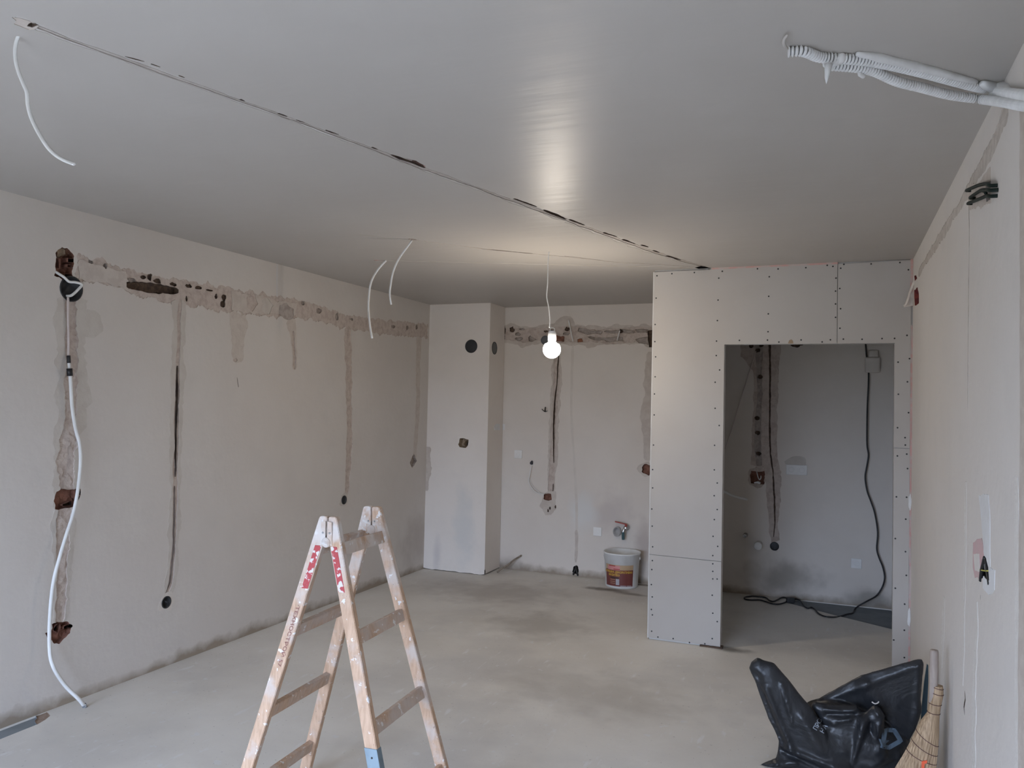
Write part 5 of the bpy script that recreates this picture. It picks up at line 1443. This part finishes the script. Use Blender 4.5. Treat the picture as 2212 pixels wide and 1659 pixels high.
# broad flat flap on the right
pillow(xz([(-0.1023,3.98,0.2432),(-0.0429,3.98,0.3056),(0.0355,3.98,0.3661),(0.1223,3.98,0.4312),(0.2547,3.98,0.4936),(0.3471,3.98,0.5372),(0.3654,3.98,0.5397),(0.3728,3.98,0.5205),(0.3662,3.98,0.4201),(0.3629,3.98,0.3588),(0.3687,3.98,0.3091),(0.3455,3.98,0.2243),(0.3038,3.98,0.1256),(0.2675,3.98,0.0213),(0.2216,3.98,-0.0938),(-0.0285,3.98,-0.1444),(-0.0608,3.98,0.102)]), 3.985, .014, [
    seg(xz([(-0.0428,3.98,0.2908),(0.3563,3.98,0.5243)]), .014, .008), seg(xz([(0.1263,3.98,0.4048),(0.2565,3.98,0.2397)]), .030, .012), seg(xz([(0.3546,3.98,0.5077),(0.3453,3.98,0.2546)]), .012, .010), seg(xz([(0.1416,3.98,0.4112),(0.1704,3.98,0.401)]), .006, .006)], 2, -.10)
# gathered folds in the middle
pillow(xz([(-0.0862,3.88,0.2923),(-0.0707,3.88,0.3113),(-0.0125,3.88,0.3102),(0.0449,3.88,0.3173),(0.1016,3.88,0.3244),(0.1206,3.88,0.293),(0.1393,3.88,0.3001),(0.1614,3.88,0.3279),(0.1761,3.88,0.3383),(0.1984,3.88,0.3258),(0.2152,3.88,0.2984),(0.212,3.88,0.2279),(0.1922,3.88,0.1843),(0.1854,3.88,0.103),(0.1794,3.88,-0.0583),(0.0106,3.88,-0.0924),(-0.0112,3.88,0.1689),(-0.0544,3.88,0.2396)]), 3.885, .030, [
    seg(xz([(-0.0278,3.88,0.2954),(0.1017,3.88,0.3122)]), .010, .016), seg(xz([(-0.0218,3.88,0.2697),(0.1019,3.88,0.2899)]), .010, -.016), seg(xz([(0.0074,3.88,0.2417),(0.0794,3.88,0.2741)]), .008, .010), seg(xz([(0.1319,3.88,0.2847),(0.0886,3.88,0.0851)]), .016, .026), seg(xz([(0.1582,3.88,0.2589),(0.1449,3.88,0.0754)]), .010, -.024),
    seg(xz([(0.1818,3.88,0.3231),(0.2081,3.88,0.2672)]), .008, .014), seg(xz([(0.0174,3.88,0.1943),(0.0384,3.88,-0.0056)]), .010, -.022), seg(xz([(0.0653,3.88,0.1619),(0.0669,3.88,-0.0203)]), .012, .012), seg(xz([(0.1952,3.88,0.2651),(0.1789,3.88,0.0016)]), .010, .018)], 3, -.06)
me = bpy.data.meshes.new('bag_lumps')
me.from_pydata([tuple(v) for v in BV], [], BF)
tmp = bpy.data.objects.new('bag_lumps', me)
COL.objects.link(tmp)
rm = tmp.modifiers.new('remesh', 'REMESH')
rm.mode = 'VOXEL'
rm.voxel_size = .0048
rm.use_smooth_shade = True
sm = tmp.modifiers.new('smooth', 'SMOOTH')
sm.iterations = 3
sm.factor = .5
dg = bpy.context.evaluated_depsgraph_get()
bme = bpy.data.meshes.new_from_object(tmp.evaluated_get(dg))
bpy.data.objects.remove(tmp)
bme.calc_loop_triangles()
vs = []
for v in bme.vertices:
    c, n_ = v.co, v.normal
    q1 = Vector((c.x * 13 + c.z * 5, c.y * 9, c.z * 5 - c.x * 7))
    rdg = 1 - 2 * abs(noise.noise(q1))
    q2 = Vector((c.x * 30, c.y * 22 + 4, c.z * 16 + c.x * 14))
    rdg2 = 1 - 2 * abs(noise.noise(q2))
    k_ = min(1.0, c.z / .03)
    vs.append(c + n_ * k_ * (.0014 * rdg + .0006 * rdg2))
bag_faces = [tuple(p.vertices) for p in bme.polygons]
zmin = min(v.z for v in vs)
vs = [Vector((v.x, v.y, v.z - zmin)) for v in vs]
bag = thing('rubbish_bag', 'crumpled black plastic rubbish bag on the floor beside the broom', 'bag', (.05, 3.9, 0))
obj('bag_film', vs, bag_faces, 'black_film', bag, smooth=True)
BT = BVHTree.FromPolygons([tuple(v) for v in vs], bag_faces)
bpy.data.meshes.remove(bme)
CAMP = Vector((0, 0, 1.615))
def on_bag(p, lift=.0015):
    """push a printed point straight onto the film"""
    d = (Vector(p) - Vector((.0, 1.0, 1.0))).normalized()
    h_, nn, i_, ds = BT.ray_cast(Vector(p) - d * 1.0, d)
    return (h_ - d * lift) if h_ is not None else Vector(p)
def bag_text(s, a, b, size):
    v_, f_ = text_mesh(s, size, .0004)
    a, b = Vector(a), Vector(b)
    w = max(p.x for p in v_)
    ex = (b - a)
    ey = Vector((-ex.z, 0, ex.x)).normalized()
    obj('lettering', [on_bag(a + ex * (p.x / w) + ey * p.y) for p in v_], f_, 'letter_grey', bag, label='pale grey printed letters')
ab = [(-0.0603,3.8,0.2123),(-0.038,3.8,0.2564)]
bag_text('ПРС', ab[0], ab[1], .026)
ab = [(-0.0318,3.8,0.2032),(-0.0151,3.8,0.2362)]
bag_text('НА', ab[0], ab[1], .026)
# arrow ring printed on the flap
ring = [(0.2134,3.9,0.1866),(0.2186,3.9,0.2277),(0.2535,3.9,0.2277),(0.2793,3.9,0.1882),(0.2339,3.9,0.1541),(0.2025,3.9,0.1625)]
lv_, lf_ = [], []
pp_, _a = resample([(p[0], p[2]) for p in ring], .008)
for i, p in enumerate(pp_):
    a_, b_ = pp_[max(0, i - 1)], pp_[min(len(pp_) - 1, i + 1)]
    d = (b_ - a_).normalized()
    for s in (-.009, 0, .009):
        lv_.append(on_bag((p.x - d.y * s, 3.9, p.y + d.x * s)))
    if i:
        o = (i - 1) * 3
        lf_ += [(o, o + 1, o + 4, o + 3), (o + 1, o + 2, o + 5, o + 4)]
ar = [(0.1931,3.9,0.189),(0.2355,3.9,0.1844),(0.2081,3.9,0.1535)]
o = len(lv_)
for i in range(7):
    for j in range(7 - i):
        w = (1 - (i + j) / 6, i / 6, j / 6)
        lv_.append(on_bag(sum((Vector(q) * k for q, k in zip(ar, w)), Vector((0, 0, 0))), .002))
idx = {}
c_ = o
for i in range(7):
    for j in range(7 - i):
        idx[(i, j)] = c_
        c_ += 1
for i in range(6):
    for j in range(6 - i):
        lf_.append((idx[(i, j)], idx[(i + 1, j)], idx[(i, j + 1)]))
        if i + j < 5:
            lf_.append((idx[(i + 1, j)], idx[(i + 1, j + 1)], idx[(i, j + 1)]))
obj('arrow_print', lv_, lf_, 'logo_blue', bag, label='blue-grey five-sided arrow loop')
# small paper scrap caught on the film
sc0 = on_bag([(0.1734,3.86,0.3426)][0], .004)
tube('paper_scrap', [sc0 + Vector((-.012, 0, .004)), sc0 + Vector((0, -.004, -.001)), sc0 + Vector((.012, 0, .003)), sc0 + Vector((.016, 0, .010))], .003, 'paper', bag, 5, 3)

# ------------------------------------------------------------------ broom
YBR = 3.72
hd = [(0.3889,3.72,0.6486),(0.3874,3.72,0.4824)]
br = thing('straw_broom', 'straw hand broom with a short bare handle standing against the right wall', 'broom', (hd[1][0] - .05, YBR, 0))
h0, h1 = Vector(hd[0]), Vector(hd[1])
dh = (h0 - h1).normalized()
ux = dh.cross(Vector((0, 1, 0))).normalized()
lathe('handle', Fr(h1 - dh * .10, ux, dh.cross(ux), dh), [(0, 0), (.0155, 0), (.0165, .05), (.0165, (h0 - h1).length + .092), (.0145, (h0 - h1).length + .10), (0, (h0 - h1).length + .10)], 'broom_handle', br, 18)
ed_l = [(0.3813,3.72,0.5041),(0.3782,3.72,0.4659),(0.3699,3.72,0.4268),(0.365,3.72,0.394),(0.3398,3.72,0.3501),(0.3145,3.72,0.2853),(0.284,3.72,0.2135),(0.2516,3.72,0.1466),(0.2172,3.72,0.0733),(0.1861,3.72,0.0059)]
ed_r = [(0.4217,3.72,0.5064),(0.4236,3.72,0.4729),(0.4171,3.72,0.4343),(0.4123,3.72,0.4017),(0.4092,3.72,0.3618),(0.4078,3.72,0.3015),(0.4032,3.72,0.2351),(0.3968,3.72,0.174),(0.3888,3.72,0.1069),(0.3791,3.72,0.0451)]
dep = [.020, .023, .023, .023, .030, .036, .037, .035, .034, .033]
sl_, sr_ = spline(ed_l, 5), spline(ed_r, 5)
vs, fs = [], []
ns = len(sl_)
SG = 56
for i in range(ns):
    c = (sl_[i] + sr_[i]) / 2
    hx = (sr_[i] - sl_[i]) / 2
    t = i / (ns - 1) * (len(dep) - 1)
    k = min(int(t), len(dep) - 2)
    d = dep[k] + (dep[k + 1] - dep[k]) * (t - k)
    fr_ = min(1.0, max(0, (i - 18) / 20))
    for j in range(SG):
        a = 2 * math.pi * j / SG
        m = 1 + fr_ * .05 * (1 if j % 2 else -1) + .03 * fr_ * noise.noise(Vector((j * .9, i * .05, 1)))
        z = c + hx * (math.cos(a) * m) + Vector((0, d * math.sin(a) * m, 0))
        if i == ns - 1:
            z.z = max(.0, .004 + .012 * noise.noise(Vector((j * 1.7, 5, 0))))
        vs.append(z)
    if i:
        o = (i - 1) * SG
        fs += [(o + j, o + (j + 1) % SG, o + SG + (j + 1) % SG, o + SG + j) for j in range(SG)]
fs.append(tuple(range(SG)))
fs.append(tuple(reversed(range((ns - 1) * SG, ns * SG))))
obj('straw_head', vs, fs, 'straw', br, smooth=False)
def band(i, tilt, r, mat='stitch', nm='binding'):
    """thread tied round the straw"""
    pts = []
    for j in range(0, SG + 1, 2):
        a = 2 * math.pi * (j % SG) / SG
        ii = min(ns - 1.001, max(0, i + tilt * math.cos(a)))
        k0 = int(ii)
        fr0 = ii - k0
        L = sl_[k0].lerp(sl_[k0 + 1], fr0)
        Rr = sr_[k0].lerp(sr_[k0 + 1], fr0)
        t = ii / (ns - 1) * (len(dep) - 1)
        kk = min(int(t), len(dep) - 2)
        d = dep[kk] + (dep[kk + 1] - dep[kk]) * (t - kk)
        pts.append((L + Rr) / 2 + (Rr - L) / 2 * math.cos(a) * 1.03 + Vector((0, d * math.sin(a) * 1.04, 0)))
    tube(nm, pts, r, mat, br, 5, 1)
for i in (1.5, 4.5, 10.0, 15.5): band(i, .8, .0013)
for i in (25.5, 28.5, 31.5): band(i, 2.6, .0013)
tg = [(0.3422,3.68,0.2024),(0.3624,3.68,0.2098),(0.3608,3.68,0.1984),(0.3524,3.68,0.1949),(0.3526,3.68,0.1615),(0.3425,3.68,0.1596)]
prism('price_tag', Fr((0, 3.682, 0), (1, 0, 0), (0, 0, 1), (0, -1, 0)), [(p[0], p[2]) for p in tg], -.012, .002, 'orange_tag', br, label='orange tag')
# blue strip behind the broom
bs_ = [(0.405,4.16,0.4668),(0.4107,4.16,0.4612),(0.4112,4.16,0.3809),(0.4063,4.16,0.2535),(0.402,4.16,0.0314),(0.3754,4.16,0.0265),(0.3835,4.16,0.2497),(0.3941,4.16,0.3784)]
z0 = [(p[0], p[2]) for p in bs_]
z0[4] = (z0[4][0], 0.0); z0[5] = (z0[5][0], 0.0)
prism('blue_strip', Fr((0, 4.16, 0), (1, 0, 0), (0, 0, 1), (0, -1, 0)), z0, -.006, .006, 'blue_plastic', None, label='narrow blue plastic strip standing between the black bag and the broom', cat='plastic strip')
